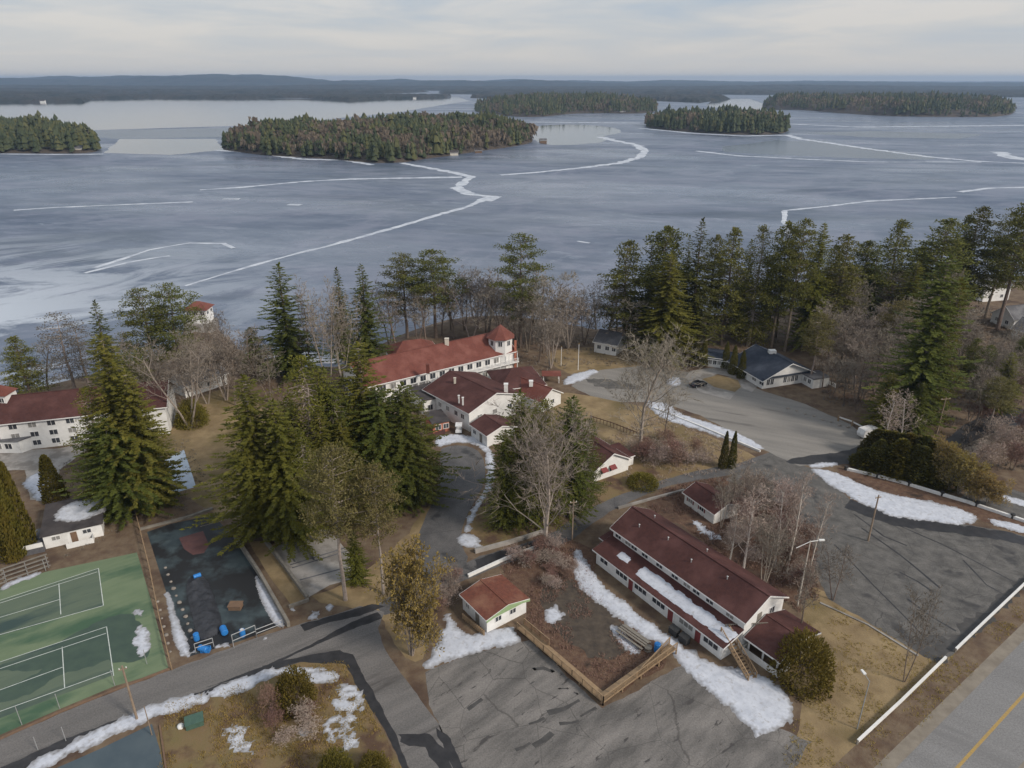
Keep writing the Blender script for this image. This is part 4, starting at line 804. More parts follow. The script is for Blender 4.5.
# --- small shed
A, B = at(463, 609), at(487, 633); C_ = at(523, 610)
shed = empty('shed', (A.x, A.y, 0), 'small white shed with rusty red roof and pale green trim beside snow', 'shed')
W_ = (C_.xy - B.xy).length
sh = Wing(shed, A, B, W_, 0, 2.7, 3.5, roof='roof_rust', oh=.35)
sh.win('f', [1.4], 1.2, .8, .8); sh.door('f', 3.9, m_='wood_grey'); sh.win('r', [2.0, 4.6], 1.2, 1.0, .8)
b = MB()
for y0, y1 in ((-.35, W_ / 2), (W_ + .35, W_ / 2)): b.beam(Vector(sh.X(sh.L + .44, y0, 2.25)), Vector(sh.X(sh.L + .44, y1, 3.18)), .06, .34)
b.build('trim', M['green_trim'], shed, label='pale green gable trim')
b = MB(); b.prism([sh.X(sh.L + .01, .05, 0)[:2], sh.X(sh.L + .04, .05, 0)[:2], sh.X(sh.L + .04, W_ - .05, 0)[:2], sh.X(sh.L + .01, W_ - .05, 0)[:2]], 2.1, 2.75); b.build('gable_band', M['green_trim'], shed)
b = MB(); a_ = at(463, 619).xy; e_ = at(484, 636).xy; mid = a_.lerp(e_, .5)
wf = empty('plank_fence', (a_.x, a_.y, 0), 'short plank fence leaning beside the shed wall', 'fence'); d_ = (e_ - a_); n_ = 7
pm = MB(); 
for k in range(14): p = d_ * (k / 13); pm.box(p.x - .12, p.x + .12, p.y - .03, p.y + .03, 0, 1.05)
pm.build('boards', M['wood'], wf); pm = MB(); pm.beam((0, 0, .25), (d_.x, d_.y, .25), .1, .1); pm.beam((0, 0, .8), (d_.x, d_.y, .8), .1, .1); pm.build('rail', M['wood'], wf)

# --- gable cottage right of the bare tree
A, B = at(594, 482), at(628, 470)
cot = empty('cottage', (A.x, A.y, 0), 'white gable cottage with maroon roof and red window awnings', 'cottage')
cw = Wing(cot, A, B, 13, 0, 2.9, 5.3, kind='gabley', oh=.5)
cw.win('f', [2.2, 4.4], 1.2, 1.1, 1.0); b = MB()
for x in (2.2, 4.4): b.slab([cw.X(x - .75, -.9, 1.95), cw.X(x + .75, -.9, 1.95), cw.X(x + .75, -.03, 2.55), cw.X(x - .75, -.03, 2.55)], .05)
b.build('awning', M['red_cloth'], cot); cw.win('r', [2, 5, 8, 11], 1.2, 1.0, 1.0)
ce = Wing(cot, Vector(cw.X(cw.L + .05, 1.2, 0)[:2]) + A.xy, Vector(cw.X(cw.L + 2.4, 1.2, 0)[:2]) + A.xy, 5, 0, 2.2, 2.8, kind='shed', oh=.2)

# --- little white building behind the motel
A, B = at(684, 503), at(713, 524)
lb = empty('cabin', (A.x, A.y, 0), 'low white cabin with red shutters half hidden by brush behind the motel', 'cabin')
lw = Wing(lb, A, B, 5.5, 0, 2.4, 3.6, oh=.4); lw.win('f', [1.6, 4.6], 1.0, 1.1, .9)
for x in (.85, 2.35, 3.85, 5.35): b = MB(); b.prism([lw.X(x - .17, -.07, 0)[:2], lw.X(x + .17, -.07, 0)[:2], lw.X(x + .17, .0, 0)[:2], lw.X(x - .17, 0, 0)[:2]], .95, 2.0); b.build('shutter', M['red_cloth'], lb)

# --- main lodge
base = at(470, 432); lodge = empty('lodge', (base.x, base.y, 0), 'large white lodge with red roofs and a round corner tower', 'lodge')
eL, eR = at(364, 385.8, 6.6), at(514, 350, 6.6)
m1 = Wing(lodge, eL.xy, eR.xy, 13, 0, 6.6, 10.2, roof='roof_red', kind='gable', oh=.6)
m1.win('f', [2 + 2.7 * k for k in range(int(m1.L / 2.7) - 1)], 4.2, 1.5, 1.4); m1.win('f', [3 + 3.4 * k for k in range(int(m1.L / 3.4) - 1)], 1.1, 1.3, 1.2); m1.win('r', [2.5, 6, 9.5], 4.2, 1.3, 1.3)
b = MB(); nn3 = lambda x, y, z: m1.X(x, y, z)
b.slab([nn3(8, -1.7, 3.75), nn3(m1.L + .5, -1.7, 3.75), nn3(m1.L + .5, -.03, 3.75), nn3(8, -.03, 3.75)], .16); b.build('balcony', M['white'], lodge)
ra = Vector(m1.X(8, -1.6, 3.75)) + lodge.location; rb = Vector(m1.X(m1.L + .4, -1.6, 3.75)) + lodge.location; railing(lodge, [ra, rb], 1.0, 'trim', spacing=.35)
b = MB()
for k in range(14): p = m1.X(8 + (m1.L - 8) * k / 13, -1.6, 0); b.box(p[0] - .1, p[0] + .1, p[1] - .1, p[1] + .1, 0, 6.3)
b.build('column', M['trim'], lodge)
# tower
tc_ = Vector(m1.X(m1.L - 2.6, 2.6, 0)) ; tw = MB(); r_ = 3.3
pts = [(tc_.x + r_ * math.cos(R(22.5 + 45 * k)), tc_.y + r_ * math.sin(R(22.5 + 45 * k))) for k in range(8)]; tw.prism(pts, 0, 10.6); tw.build('tower', M['white'], lodge)
tr = MB(); rr_ = r_ + .7; ap = (tc_.x, tc_.y, 13.6); rg = [(tc_.x + rr_ * math.cos(R(22.5 + 45 * k)), tc_.y + rr_ * math.sin(R(22.5 + 45 * k)), 10.3) for k in range(8)]
for k in range(8): tr.face([rg[k], rg[(k + 1) % 8], ap])
tr.face(rg[::-1]); tr.build('tower_roof', M['roof_red'], lodge)
for k in range(8):
    a = R(45 * k); c_, s_ = math.cos(a), math.sin(a); rr2 = r_ * math.cos(R(22.5)) + .01
    window(lodge, Vector((tc_.x + c_ * rr2, tc_.y + s_ * rr2, 8.4)), Vector((-s_, c_, 0)), None, 1.0, 1.3)
b = MB(); sc_ = Vector(m1.X(m1.L + .25, -.3, 0)); b.box(sc_.x - .3, sc_.x + .3, sc_.y - .3, sc_.y + .3, 0, 9.3); sc_ = Vector(m1.X(m1.L + .25, 3.6, 0)); b.box(sc_.x - .25, sc_.x + .25, sc_.y - .25, sc_.y + .25, 0, 11); b.build('corner_post', M['salmon'], lodge)
# dining wing
a_, b_ = at(444, 399, 4.9), at(469, 412, 4.9)
dv_ = (b_.xy - a_.xy).normalized(); a2_ = b_.xy - dv_ * 17
m2 = Wing(lodge, a2_, b_.xy, 15.5, 0, 4.9, 7.4, roof='roof_maroon', kind='gable', oh=.5)
m2.win('f', [3, 6, 9, 12.2, 14.6], 2.4, 1.1, 1.1); m2.win('r', [3, 7.5, 12], 2.2, 1.2, 1.1)
a_, b_ = at(471, 424, 2.9), at(487, 435, 2.9); m3 = Wing(lodge, a_.xy, b_.xy, 7.5, 0, 2.9, 4.1, roof='roof_maroon', oh=.35)
m3.win('f', [1.5], 1.1, 1.1, .9); m3.door('f', 4.0, m_='wood_grey')
# link block between the main wing and the dining wing, flat dark roof
a_, b_ = at(424, 401, 3.9), at(446, 396, 3.9); m4 = Wing(lodge, a_.xy, b_.xy, 12, 0, 3.9, 4, roof='roof_dark', kind='flat', oh=.2); m4.win('f', [1.5, 3.5, 5.5], 1.3, 1.2, 1.3)
a_, b_ = at(433, 424, 2.5), at(449, 421, 2.5); m5 = Wing(lodge, a_.xy, b_.xy, 6, 0, 2.5, 2.6, roof='roof_dark', kind='flat', oh=.3, wall='salmon'); m5.win('f', [1.2, 3], .9, 1.2, 1.1)
# right wing and its hip roof
a_, b_ = at(541, 401, 3.1), at(561, 392, 3.1); m6 = Wing(lodge, a_.xy, b_.xy, 12, 0, 3.1, 5.2, roof='roof_red', kind='gabley', oh=.4)
m6.win('f', [1.8, 4.2], 1.2, 1, 1)
a_, b_ = at(500, 388, 4.2), at(545, 383, 4.2); m7 = Wing(lodge, a_.xy, b_.xy, 12, 0, 4.0, 6.6, roof='roof_maroon', kind='hip', oh=.4); m7.win('f', [2, 5, 8], 1.5, 1.1, 1)
ch = lambda u, v_, z, w_, h_, m_='white': chimney(lodge, at(u, v_, z), w_, h_, m_)
ch(506, 392, 6.3, .9, 2.0); ch(531, 386, 4.6, .9, 1.3); ch(447, 346, 9.4, 1.0, 2.0, 'cream'); ch(428, 373, 7.6, .8, 2.3, 'roof_red'); ch(455, 384, 6.4, .5, 1.5, 'cream')
for u, v_ in ((459, 403), (463, 405)): ch(u, v_, 5.4, .35, 1.8)
b = MB(); p = at(448, 432).xy - lodge.location.xy
for k in range(4): b.box(p.x - 4.4, p.x - .6, p.y - .2 - .35 * k, p.y + 1.8, 0, .7 - .17 * k)
b.build('steps', M['key'], lodge)
van = empty('utility_cart', (*at(459, 432).xy, 0), 'small white roofed cart parked against the lodge wall', 'cart')
b = MB(); b.box(-.7, .7, -1.2, 1.2, .35, .9); b.build('body', M['rubber_white'], van); b = MB(); b.box(-.75, .75, -1.0, 1.0, 1.85, 1.95)
b.build('canopy', M['rubber_white'], van); b = MB()
for x in (-.65, .65):
    for y in (-.9, .9): b.tube((x, y, .9), (x, y, 1.86), .04)
b.build('post', M['black'], van)
for x in (-.62, .62):
    for y in (-.8, .8): b = MB(); b.tube((x - .1, y, .28), (x + .1, y, .28), .28, n=12); b.build('wheel', M['tyre'], van)
# red roofed house behind the lodge
a_, b_ = at(393, 357, 4), at(440, 351, 4); rh = empty('guest_house', (a_.x, a_.y, gz(a_.x, a_.y)), 'white guest house with red hip roof behind the long lodge roof', 'house')
g1 = Wing(rh, a_.xy, b_.xy, 10, -3, 3.6, 6.4, roof='roof_red', kind='hip', oh=.5); g1.win('f', [2, 4.5, 7, 9.5], 1.2, 1, 1); g1.win('r', [2, 5, 8], 1.2, 1, 1)
# small canopy and boat cover near it
sr = empty('garden_shelter', (*at(551, 381).xy, 0), 'small open shelter with red roof beside the snow bank', 'shelter')
b = MB(); 
for x in (-2, 2):
    for y in (-1.4, 1.4): b.box(x - .08, x + .08, y - .08, y + .08, 0, 2.2)
b.build('post', M['trim'], sr); b = MB(); b.slab([(-2.5, -1.9, 2.2), (2.5, -1.9, 2.2), (2.5, 0, 2.9), (-2.5, 0, 2.9)], .1); b.slab([(2.5, 1.9, 2.2), (-2.5, 1.9, 2.2), (-2.5, 0, 2.9), (2.5, 0, 2.9)], .1); b.build('roof', M['roof_red'], sr)

# --- white house by the shore, centre
A, B = at(594, 352), at(616, 356); wh = empty('house', (A.x, A.y, 0), 'white house with grey roof half hidden by shore trees in the centre', 'house')
w1 = Wing(wh, A, B, 9, -1, 3.4, 5.6, roof='roof_grey', oh=.4); w1.win('f', [1.5, 4, 6], 1.3, 1.1, 1.1); w1.win('r', [2.5, 6], 1.3, 1, 1)

# --- blue roofed hall
A, B = at(735, 373), at(762, 389); hall = empty('hall', (A.x, A.y, 0), 'white hall with slate blue roof and a small white skylight', 'hall')
hd_ = (B.xy - A.xy).normalized(); C_ = at(818, 384).xy; W_ = 15.5
h1 = Wing(hall, A.xy - hd_ * 2, B.xy, W_, 0, 2.9, 6.3, roof='roof_slate', oh=.9)
h1.win('f', [2, 6, 10, 13], 1, 1.6, 1.2); h1.win('r', [1.6, 2.8, 6.8, 8.0, 9.2, 10.4], .9, .9, 1.5); b = MB()
b.beam(Vector(h1.X(h1.L + .35, -.3, 2.95)), Vector(h1.X(h1.L + .35, W_, 2.95)), .8, .12); b.build('band_roof', M['roof_slate'], hall)
h2 = Wing(hall, Vector(h1.X(h1.L + .05, W_ - 3.3, 0)[:2]) + A.xy, Vector(h1.X(h1.L + 4.2, W_ - 3.3, 0)[:2]) + A.xy, 5, 0, 2.6, 2.8, kind='flat', roof='roof_grey', oh=.3); h2.win('f', [1.2, 2.8], 1, 1, 1.1)
b = MB(); p = Vector(h1.X(h1.L * .45, W_ / 2, 6.2)); b.box(p.x - .9, p.x + .9, p.y - .7, p.y + .7, p.z, p.z + .9); b.build('skylight', M['trim'], hall)
ra = Vector(h1.X(h1.L + .5, W_ + 1.8, .5)) + hall.location; rb = Vector(h1.X(h1.L + 6.5, W_ + 1.8, .5)) + hall.location; railing(hall, [ra, rb], 1.0, 'trim', spacing=.3)
h3 = Wing(hall, at(693, 364).xy, at(735, 370).xy, 5, 0, 2.5, 4.0, roof='roof_slate', oh=.4); h3.win('f', [3, 7.5], .9, 1.4, 1.2)
h4 = Wing(hall, at(706, 366).xy, at(721, 368).xy, 5, 0, 3.0, 4.3, roof='roof_slate', oh=.4, kind='gable'); h4.win('f', [1, 2.2, 3.4], .8, .8, 1.6)

# --- white inn, left
A, B = at(-75, 455, 0), at(164, 428, 0); eA, eB = at(-60, 428.5, 7), at(164, 405, 7); inn = empty('inn', (eB.x, eB.y, 0), 'long three storey white inn with dark maroon roof at the left edge', 'inn')
i1 = Wing(inn, eA.xy, eB.xy, 12, 0, 7, 10.4, roof='roof_maroon', kind='gable', oh=.6)
n_ = int(i1.L / 3.6)
for z in (.9, 2.9, 5.1): i1.win('f', [2 + 3.6 * k for k in range(n_)], z, 1.5, 1.1)
i1.win('r', [3, 6, 9], 4.8, 1.1, 1.1); i1.win('r', [3, 6, 9], 1.2, 1.1, 1.1)
p = at(5, 453).xy - inn.location.xy; b = MB(); b.prism([(p.x - 4.6, p.y), (p.x + 3.6, p.y), (p.x + 5, p.y + 2), (p.x + 5, p.y + 8), (p.x - 4.6, p.y + 8)], 0, 2.9); b.build('porch', M['white'], inn); b = MB(); b.prism([(p.x - 5, p.y - .4), (p.x + 3.8, p.y - .4), (p.x + 5.4, p.y + 2), (p.x + 5.4, p.y + 8.2), (p.x - 5, p.y + 8.2)], 2.9, 3.1); b.build('porch_roof', M['roof_grey'], inn)
for x in (-3.2, -1, 1.2): window(inn, Vector((p.x + x, p.y - .005, 1.0)), Vector((1, 0, 0)), None, 1.4, 1.2)
# cupola
c_ = at(4, 400, 9.4); cx_, cy_ = c_.x - inn.location.x, c_.y - inn.location.y; b = MB(); b.box(cx_ - 1.8, cx_ + 1.8, cy_ - 1.8, cy_ + 1.8, 8.6, 11.2); b.build('cupola', M['white'], inn)
b = MB(); rg = [(cx_ - 2.2, cy_ - 2.2, 11.2), (cx_ + 2.2, cy_ - 2.2, 11.2), (cx_ + 2.2, cy_ + 2.2, 11.2), (cx_ - 2.2, cy_ + 2.2, 11.2)]
for k in range(4): b.face([rg[k], rg[(k + 1) % 4], (cx_, cy_, 13)])
b.face(rg[::-1]); b.build('cupola_roof', M['roof_red'], inn)
for x in (-.9, .9): window(inn, Vector((cx_ + x, cy_ - 1.81, 9.6)), Vector((1, 0, 0)), None, .9, 1.0)
# white wing right of the inn behind bare trees
A, B = at(186, 398), at(228, 384); cb_ = empty('cottage', (A.x, A.y, 0), 'low white lakeside cottage behind the bare trees left of centre', 'cottage')
c1 = Wing(cb_, A, B, 7, -2, 3.2, 5.2, roof='roof_grey', oh=.4); c1.win('f', [1.5, 4, 6.5, 9], 1.2, 1.1, 1.1); c1.win('r', [2, 5], 1.2, 1, 1)
# pavilion on the point
P = at(201, 322, -1.2); pv = empty('pavilion', (P.x, P.y, -1.2), 'white lakeside pavilion with red hip roof on the point', 'pavilion')
b = MB(); b.box(-4.2, 4.2, -3.6, 3.6, -3, .3); b.build('base', M['concrete'], pv); b = MB(); b.box(-3.4, 3.4, -2.8, 2.8, .3, 5.0); b.build('wall', M['white'], pv)
b = MB(); rg = [(-4.1, -3.5, 5.0), (4.1, -3.5, 5.0), (4.1, 3.5, 5.0), (-4.1, 3.5, 5.0)]; e1, e2 = (-.8, 0, 7.2), (.8, 0, 7.2)
for q in ([rg[0], rg[1], e2, e1], [rg[1], rg[2], e2], [rg[2], rg[3], e1, e2], [rg[3], rg[0], e1], rg[::-1]): b.face(q)
b.build('roof', M['roof_red'], pv)
for x in (-2.2, 0, 2.2): window(pv, Vector((x, -2.81, 3.3)), Vector((1, 0, 0)), None, 1.4, 1.0)
for x in (-1.5, 1.5): window(pv, Vector((3.41, x, 3.3)), Vector((0, 1, 0)), None, 1.4, 1.0)

# --- pool house with flat roof
A, B = at(46, 549), at(104, 535.5); ph = empty('pool_house', (A.x, A.y, 0), 'white clubhouse with dark flat roof partly under snow beside the cedars', 'clubhouse')
p1 = Wing(ph, A, B, 10.5, 0, 2.5, 2.6, roof='roof_dark', kind='flat', oh=.35); p1.win('f', [1.8, 6.4], 1.3, 1.2, .7); p1.door('f', 4.4, m_='wood_brown')
b = MB(); b.beam(Vector(p1.X(3.2, -1.6, 0)), Vector(p1.X(7.2, -1.6, 0)), .12, 1.0); b.beam(Vector(p1.X(7.2, -1.6, 0)), Vector(p1.X(7.2, -.05, 0)), .12, 1.0); b.build('parapet', M['white'], ph)
tA = p1.X(-3.0, -.6, 0); b = MB(); b.prism([p1.X(-3.6, -.8, 0)[:2], p1.X(-.05, -.8, 0)[:2], p1.X(-.05, 5.5, 0)[:2], p1.X(-3.6, 5.5, 0)[:2]], 0, 1.1); b.build('terrace', M['roof_grey'], ph)
b = MB(); b.beam(Vector(p1.X(-3.6, -.8, 1.1)), Vector(p1.X(-.1, -.8, 1.1)), .14, .8); b.beam(Vector(p1.X(-3.6, -.7, 1.1)), Vector(p1.X(-3.6, 5.5, 1.1)), .14, .8); b.build('parapet', M['white'], ph)
sp2 = []
def flat_snow(X, pts, z, h, label, seed): 
    w_pts = [Vector(X(a, c_, 0)[:2]) + ph.location.xy for a, c_ in pts]; return snow(None, h, label, seed, .22, base=z, pts=w_pts, rough=.6)
flat_snow(p1.X, [(2.2, 2.6), (6.5, 2.0), (9.4, 3.6), (10.0, 8.2), (6.4, 9.6), (2.4, 9.2), (1.0, 6.0)], 2.73, .09, 'thin snow on the flat clubhouse roof', 61)

# --- houses at the upper right edge
for i, (a, c_, W_, e_, r_2, lab, rf) in enumerate([((990, 322), (1012, 330), 9, 3.4, 6.6, 'pale house with steep snowy roof at the right edge, nearest the road', 'roof_grey'), ((982, 302), (1008, 300), 9, 5.5, 8.5, 'white house behind pines at the right edge, nearest the lake', 'roof_grey'),
        ((893, 351), (910, 353), 6, 2.4, 4.0, 'small white cabin deep in the right woods', 'roof_grey'), ((1010, 338), (1046, 348), 9, 3.2, 6.0, 'white bungalow cut by the right edge below the steep roofed house', 'roof_grey')]):
    A, B = at(*a), at(*c_); h_ = empty('house', (A.x, A.y, 0), lab, 'house'); q = Wing(h_, A, B, W_, 0, e_, r_2, roof=rf, oh=.4, kind='gabley' if i == 0 else 'gable')
    q.win('f', [q.L * .25, q.L * .7], 1.2, 1.1, 1.1); q.win('r', [W_ * .3, W_ * .7], 1.2, 1.0, 1.1)
# far cottages and boathouses on the islands
for i, (u, v_, w_, m_, lab) in enumerate([(70, 152, 13, 'cream', 'tan boathouse under the left wooded point'), (475, 152.5, 8, 'wood_brown', 'brown boathouse at the right part of the long island'), (255, 152.5, 7, 'white', 'tiny white cottage at the left tip of the long island'),
        (450, 155, 9, 'cream', 'pale dock cottage beside the brown boathouse'), (540, 142.5, 9, 'wood_brown', 'brown cottage on the right tip of the long island'), (620, 113, 14, 'white', 'white cottage on the island behind the small round one'), (413, 98.5, 14, 'white', 'far white steeple like cottage on the mainland shore'), (40, 102.5, 16, 'white', 'far white cottage on the left mainland shore')]):
    P = at(u, v_, LAKE + .6); h_ = empty('boathouse', (P.x, P.y, LAKE + .3), lab, 'boathouse'); q = Wing(h_, (P.x, P.y), (P.x + w_, P.y + w_ * .15), w_ * .6, LAKE - .5, LAKE + w_ * .35, LAKE + w_ * .6, wall=m_, roof='roof_dark' if i % 2 else 'roof_grey', oh=.4)
#==PART3==
# ------------------------------------------------------------------ fences, walls, rails
def thing_at(name, u, v_, label, cat, group=None, z=None):
    P = onland(u, v_) if z is None else at(u, v_, z); return empty(name, tuple(P), label, cat, group)
def wall_line(name, px, w_, h_, m_, label, cat, base=0.0, posts=0, pm=None, post_h=.3, post_w=.4, part='beam', lift=0.0, pmat='black'):
    P = [at(u, v_) for u, v_ in px]; r = empty(name, tuple(P[0]), label, cat); b = MB(); o0 = P[0]
    for a, c_ in zip(P[:-1], P[1:]): b.beam(a - o0 + Vector((0, 0, lift)), c_ - o0 + Vector((0, 0, lift)), w_, h_)
    b.build(part, M[m_], r)
    if posts:
        tot = sum((c_ - a).length for a, c_ in zip(P[:-1], P[1:])); k = int(tot / posts)
        for i in range(k + 1):
            d = i * tot / max(k, 1); q = P[-1]
            for a, c_ in zip(P[:-1], P[1:]):
                l_ = (c_ - a).length
                if d <= l_ + 1e-6: q = a.lerp(c_, d / l_); break
                d -= l_
            q = q - o0; b = MB(); b.box(q.x - post_w / 2, q.x + post_w / 2, q.y - post_w / 2, q.y + post_w / 2, 0, lift + h_ + post_h); b.build('post', M[pmat], r)
    return r
wall_line('guard_rail', [(857, 744), (900, 704), (945, 660)], .28, .32, 'white', 'white guard rail beside the tan grass, nearer the camera', 'guard rail', posts=3.0, post_h=-.05, post_w=.2, lift=.35, pmat='wood_grey')
wall_line('guard_rail', [(955, 652), (985, 623), (1026, 584), (1060, 552)], .28, .32, 'white', 'white guard rail between the dark lot and the highway', 'guard rail', posts=3.0, post_h=-.05, post_w=.2, lift=.35, pmat='wood_grey')
wall_line('low_wall', [(846, 470), (873, 476), (902, 483.5), (933, 493), (967, 503), (1003, 515), (1050, 531)], .45, .55, 'white', 'low white wall with dark posts in front of the cedar hedge', 'wall', posts=5.6, post_h=.35, post_w=.55)
wall_line('low_wall', [(654, 409), (700, 427), (760, 452)], .35, .45, 'white', 'low white kerb wall below the pale parking lot', 'wall')
wall_line('low_wall', [(475, 553), (512, 543), (547, 532)], .5, .7, 'concrete', 'grey retaining wall between lane and grass corner', 'wall')
wall_line('low_wall', [(468, 577), (505, 560), (539, 547)], .4, .5, 'white', 'low white wall above the small shed', 'wall')
wall_line('low_wall', [(618, 509), (650, 500), (684, 491)], .35, .45, 'concrete', 'pale kerb wall along the lane behind the motel', 'wall')
wall_line('picket_fence', [(590, 420), (612, 427), (640, 438)], .12, .18, 'wood_brown', 'dark brown fence on the tan lawn behind the gable cottage', 'fence', posts=.9, post_h=.1, post_w=.12, lift=1.0, pmat='wood_brown')
wall_line('chain_fence', [(136, 514), (150, 570), (160, 620), (172, 670)], .10, .10, 'wood', 'tan railed fence between tennis courts and basketball court', 'fence', posts=2.6, post_h=.05, post_w=.12, lift=1.1, pmat='wood')
wall_line('kerb', [(140, 530), (187, 518), (213, 509)], .5, .35, 'wood_grey', 'weathered timber kerb at the top of the basketball court', 'kerb')
wall_line('retaining_wall', [(235, 538), (260, 576), (289, 627)], .45, 1.0, 'wood_grey', 'grey timber wall on the right of the basketball court', 'wall')
wall_line('retaining_wall', [(265, 542), (288, 572), (308, 600)], .45, .8, 'wood_grey', 'grey timber wall on the left of the shuffleboard court', 'wall')
wall_line('kerb', [(270, 547), (296, 536), (326, 526)], .25, .3, 'wood', 'tan timber kerb along the top of the shuffleboard court', 'kerb')
wall_line('kerb', [(289, 608), (309, 601)], .3, .5, 'wood_grey', 'short grey timber sill joining the two court walls', 'kerb')
wall_line('kerb', [(160, 726), (167, 775)], .2, .2, 'wood_brown', 'thin brown edging right of the slate court', 'kerb')
wall_line('court_edge', [(172, 668), (120, 688), (60, 712), (0, 739)], .35, .12, 'wood_brown', 'brown timber edging below the tennis courts', 'kerb')
wall_line('kerb', [(820, 603), (868, 625), (918, 656)], .3, .14, 'concrete', 'worn concrete kerb between dark lot and tan grass', 'kerb')
# wooden ramp
P = [at(517, 630), at(603, 706), at(676, 655)]
rp = empty('wooden_ramp', tuple(P[0]), 'tan L shaped wooden ramp with slatted railings around the yard corner', 'ramp'); o0 = P[0]
d1 = (P[1] - P[0]).normalized(); n1 = Vector((-d1.y, d1.x, 0)); d2 = (P[2] - P[1]).normalized(); n2 = Vector((-d2.y, d2.x, 0)); b = MB()
W_ = 1.3
def U(p, z): return (p.x - o0.x, p.y - o0.y, z)
b.slab([U(P[0], .35), U(P[1], .55), U(P[1] + n1 * W_, .55), U(P[0] + n1 * W_, .35)], .12); b.slab([U(P[1], .56), U(P[2], 1.1), U(P[2] + n2 * W_, 1.1), U(P[1] + n2 * W_, .56)], .12); b.build('deck', M['wood'], rp)
def V3(p, z): return (p.x, p.y, z)
railing(rp, [V3(P[0], .35), V3(P[1], .55), V3(P[2], 1.1)], 1.05, 'wood', spacing=.22)
i1_ = P[1] + n1 * W_ + d2 * W_; railing(rp, [V3(P[0] + n1 * W_, .35), V3(P[0] + n1 * W_ + d1 * 5.5, .45)], 1.05, 'wood', spacing=.22)
railing(rp, [V3(i1_ + d2 * 3.5, .7), V3(P[2] + n2 * W_, 1.1)], 1.05, 'wood', spacing=.22)
for a, c_, z0, z1 in ((P[0], P[1], .3, .5), (P[1], P[2], .5, 1.0)):
    for k in range(5): p = a.lerp(c_, k / 4); b = MB(); b.box(p.x - o0.x - .09, p.x - o0.x + .09, p.y - o0.y + .02, p.y - o0.y + .2, 0, z0 + (z1 - z0) * k / 4 - .1); b.build('post', M['wood'], rp)
# bleachers
r = thing_at('bleachers', 28, 575, 'low wooden bleachers with four benches above the tennis courts', 'bleachers'); q = (at(47, 566) - at(12, 578)).normalized()
for k in range(4):
    b = MB(); n_ = Vector((-q.y, q.x, 0)) * .75 * k; b.beam(n_ - q * 3.2 + Vector((0, 0, .35 + .3 * k)), n_ + q * 3.2 + Vector((0, 0, .35 + .3 * k)), .35, .07); b.build('bench', M['wood_grey'], r)
b = MB()
for s_ in (-2.9, 0, 2.9):
    for k in range(4): p = q * s_ + Vector((-q.y, q.x, 0)) * .75 * k; b.box(p.x - .05, p.x + .05, p.y - .05, p.y + .05, 0, .35 + .3 * k)
b.build('frame', M['metal'], r)
r = thing_at('bleachers', -6, 588, 'low wooden bleachers cut by the left picture edge', 'bleachers')
for k in range(4):
    b = MB(); n_ = Vector((-q.y, q.x, 0)) * .75 * k; b.beam(n_ - q * 3 + Vector((0, 0, .35 + .3 * k)), n_ + q * 1.6 + Vector((0, 0, .35 + .3 * k)), .35, .07); b.build('bench', M['wood_grey'], r)
# tarp covered pile on the basketball court
pts = [at(u, v_).xy for u, v_ in [(184, 582), (197, 574), (207, 578), (215, 598), (225, 628), (214, 637), (198, 642), (190, 612)]]; poly = np.array([tuple(p) for p in smooth_poly(pts, 2)])
x0, y0 = poly.min(0); x1, y1 = poly.max(0); ax = np.arange(x0 - .3, x1 + .3, .22); ay = np.arange(y0 - .3, y1 + .3, .22); A_, B_ = np.meshgrid(ax, ay); s = poly_sdf(A_.ravel(), B_.ravel(), poly)
Z = .03 + np.clip(s, 0, 1.0) * .42 + np.where(s > 0, np.array([fbm(a, c_, .9, 4, 3) for a, c_ in zip(A_.ravel(), B_.ravel())]) * .30 * np.clip(s, 0, 1), 0)
ii = np.arange(len(ax) * len(ay)).reshape(len(ay), len(ax)); fc = np.stack([ii[:-1, :-1], ii[:-1, 1:], ii[1:, 1:], ii[1:, :-1]], -1).reshape(-1, 4); fc = fc[(s[fc] > -.1).all(1)]
used = np.unique(fc); rm = -np.ones(len(s), int); rm[used] = np.arange(len(used)); me = D.meshes.new('tarp'); me.from_pydata(np.stack([A_.ravel(), B_.ravel(), Z], 1)[used].tolist(), [], rm[fc].tolist()); me.materials.append(M['tarp'])
me.polygons.foreach_set('use_smooth', [True] * len(me.polygons)); o = D.objects.new('tarp_pile', me); COL.objects.link(o); tag(o, 'long pile under a black tarp on the basketball court', 'tarp')
rng = random.Random(4)
def stone(u, v_, s_, label, group, m_='stone', name='stone'):
    P = at(u, v_); b = MB(); n_ = 7; rings = []
    for j, (zz_, rr_) in enumerate(((0, .9), (.35, 1.0), (.7, .7))):
        rings.append([b.P((math.cos(k * 6.283 / n_) * s_ * rr_ * rng.uniform(.8, 1.1), math.sin(k * 6.283 / n_) * s_ * rr_ * rng.uniform(.75, 1.05), zz_ * s_)) for k in range(n_)])
    for j in range(2):
        for k in range(n_): b.f.append([rings[j][k], rings[j][(k + 1) % n_], rings[j + 1][(k + 1) % n_], rings[j + 1][k]]); b.m.append(0)
    b.f.append(rings[2]); b.m.append(0); o = b.build(name, M[m_], smooth=True); o.location = tuple(P); return tag(o, label, 'stone', group)
for k in range(11): t = k / 10; stone(166 + 27 * t + rng.uniform(-1, 1), 568 + 70 * t, rng.uniform(.25, .42), 'pale rough stone in the row left of the tarp', 'stones along the basketball court')
for k in range(7): t = k / 6; stone(158 + 12 * t + rng.uniform(-.6, .6), 602 + 50 * t, rng.uniform(.2, .35), 'pale stone in the row beside the tan court fence', 'stones beside the court fence')
for k in range(8): t = k / 7; stone(788 + 60 * t, 408 + 20 * t + rng.uniform(-1, 1), rng.uniform(.3, .55), 'rough grey stone in the row above the pale parking lot', 'stones above the pale lot')
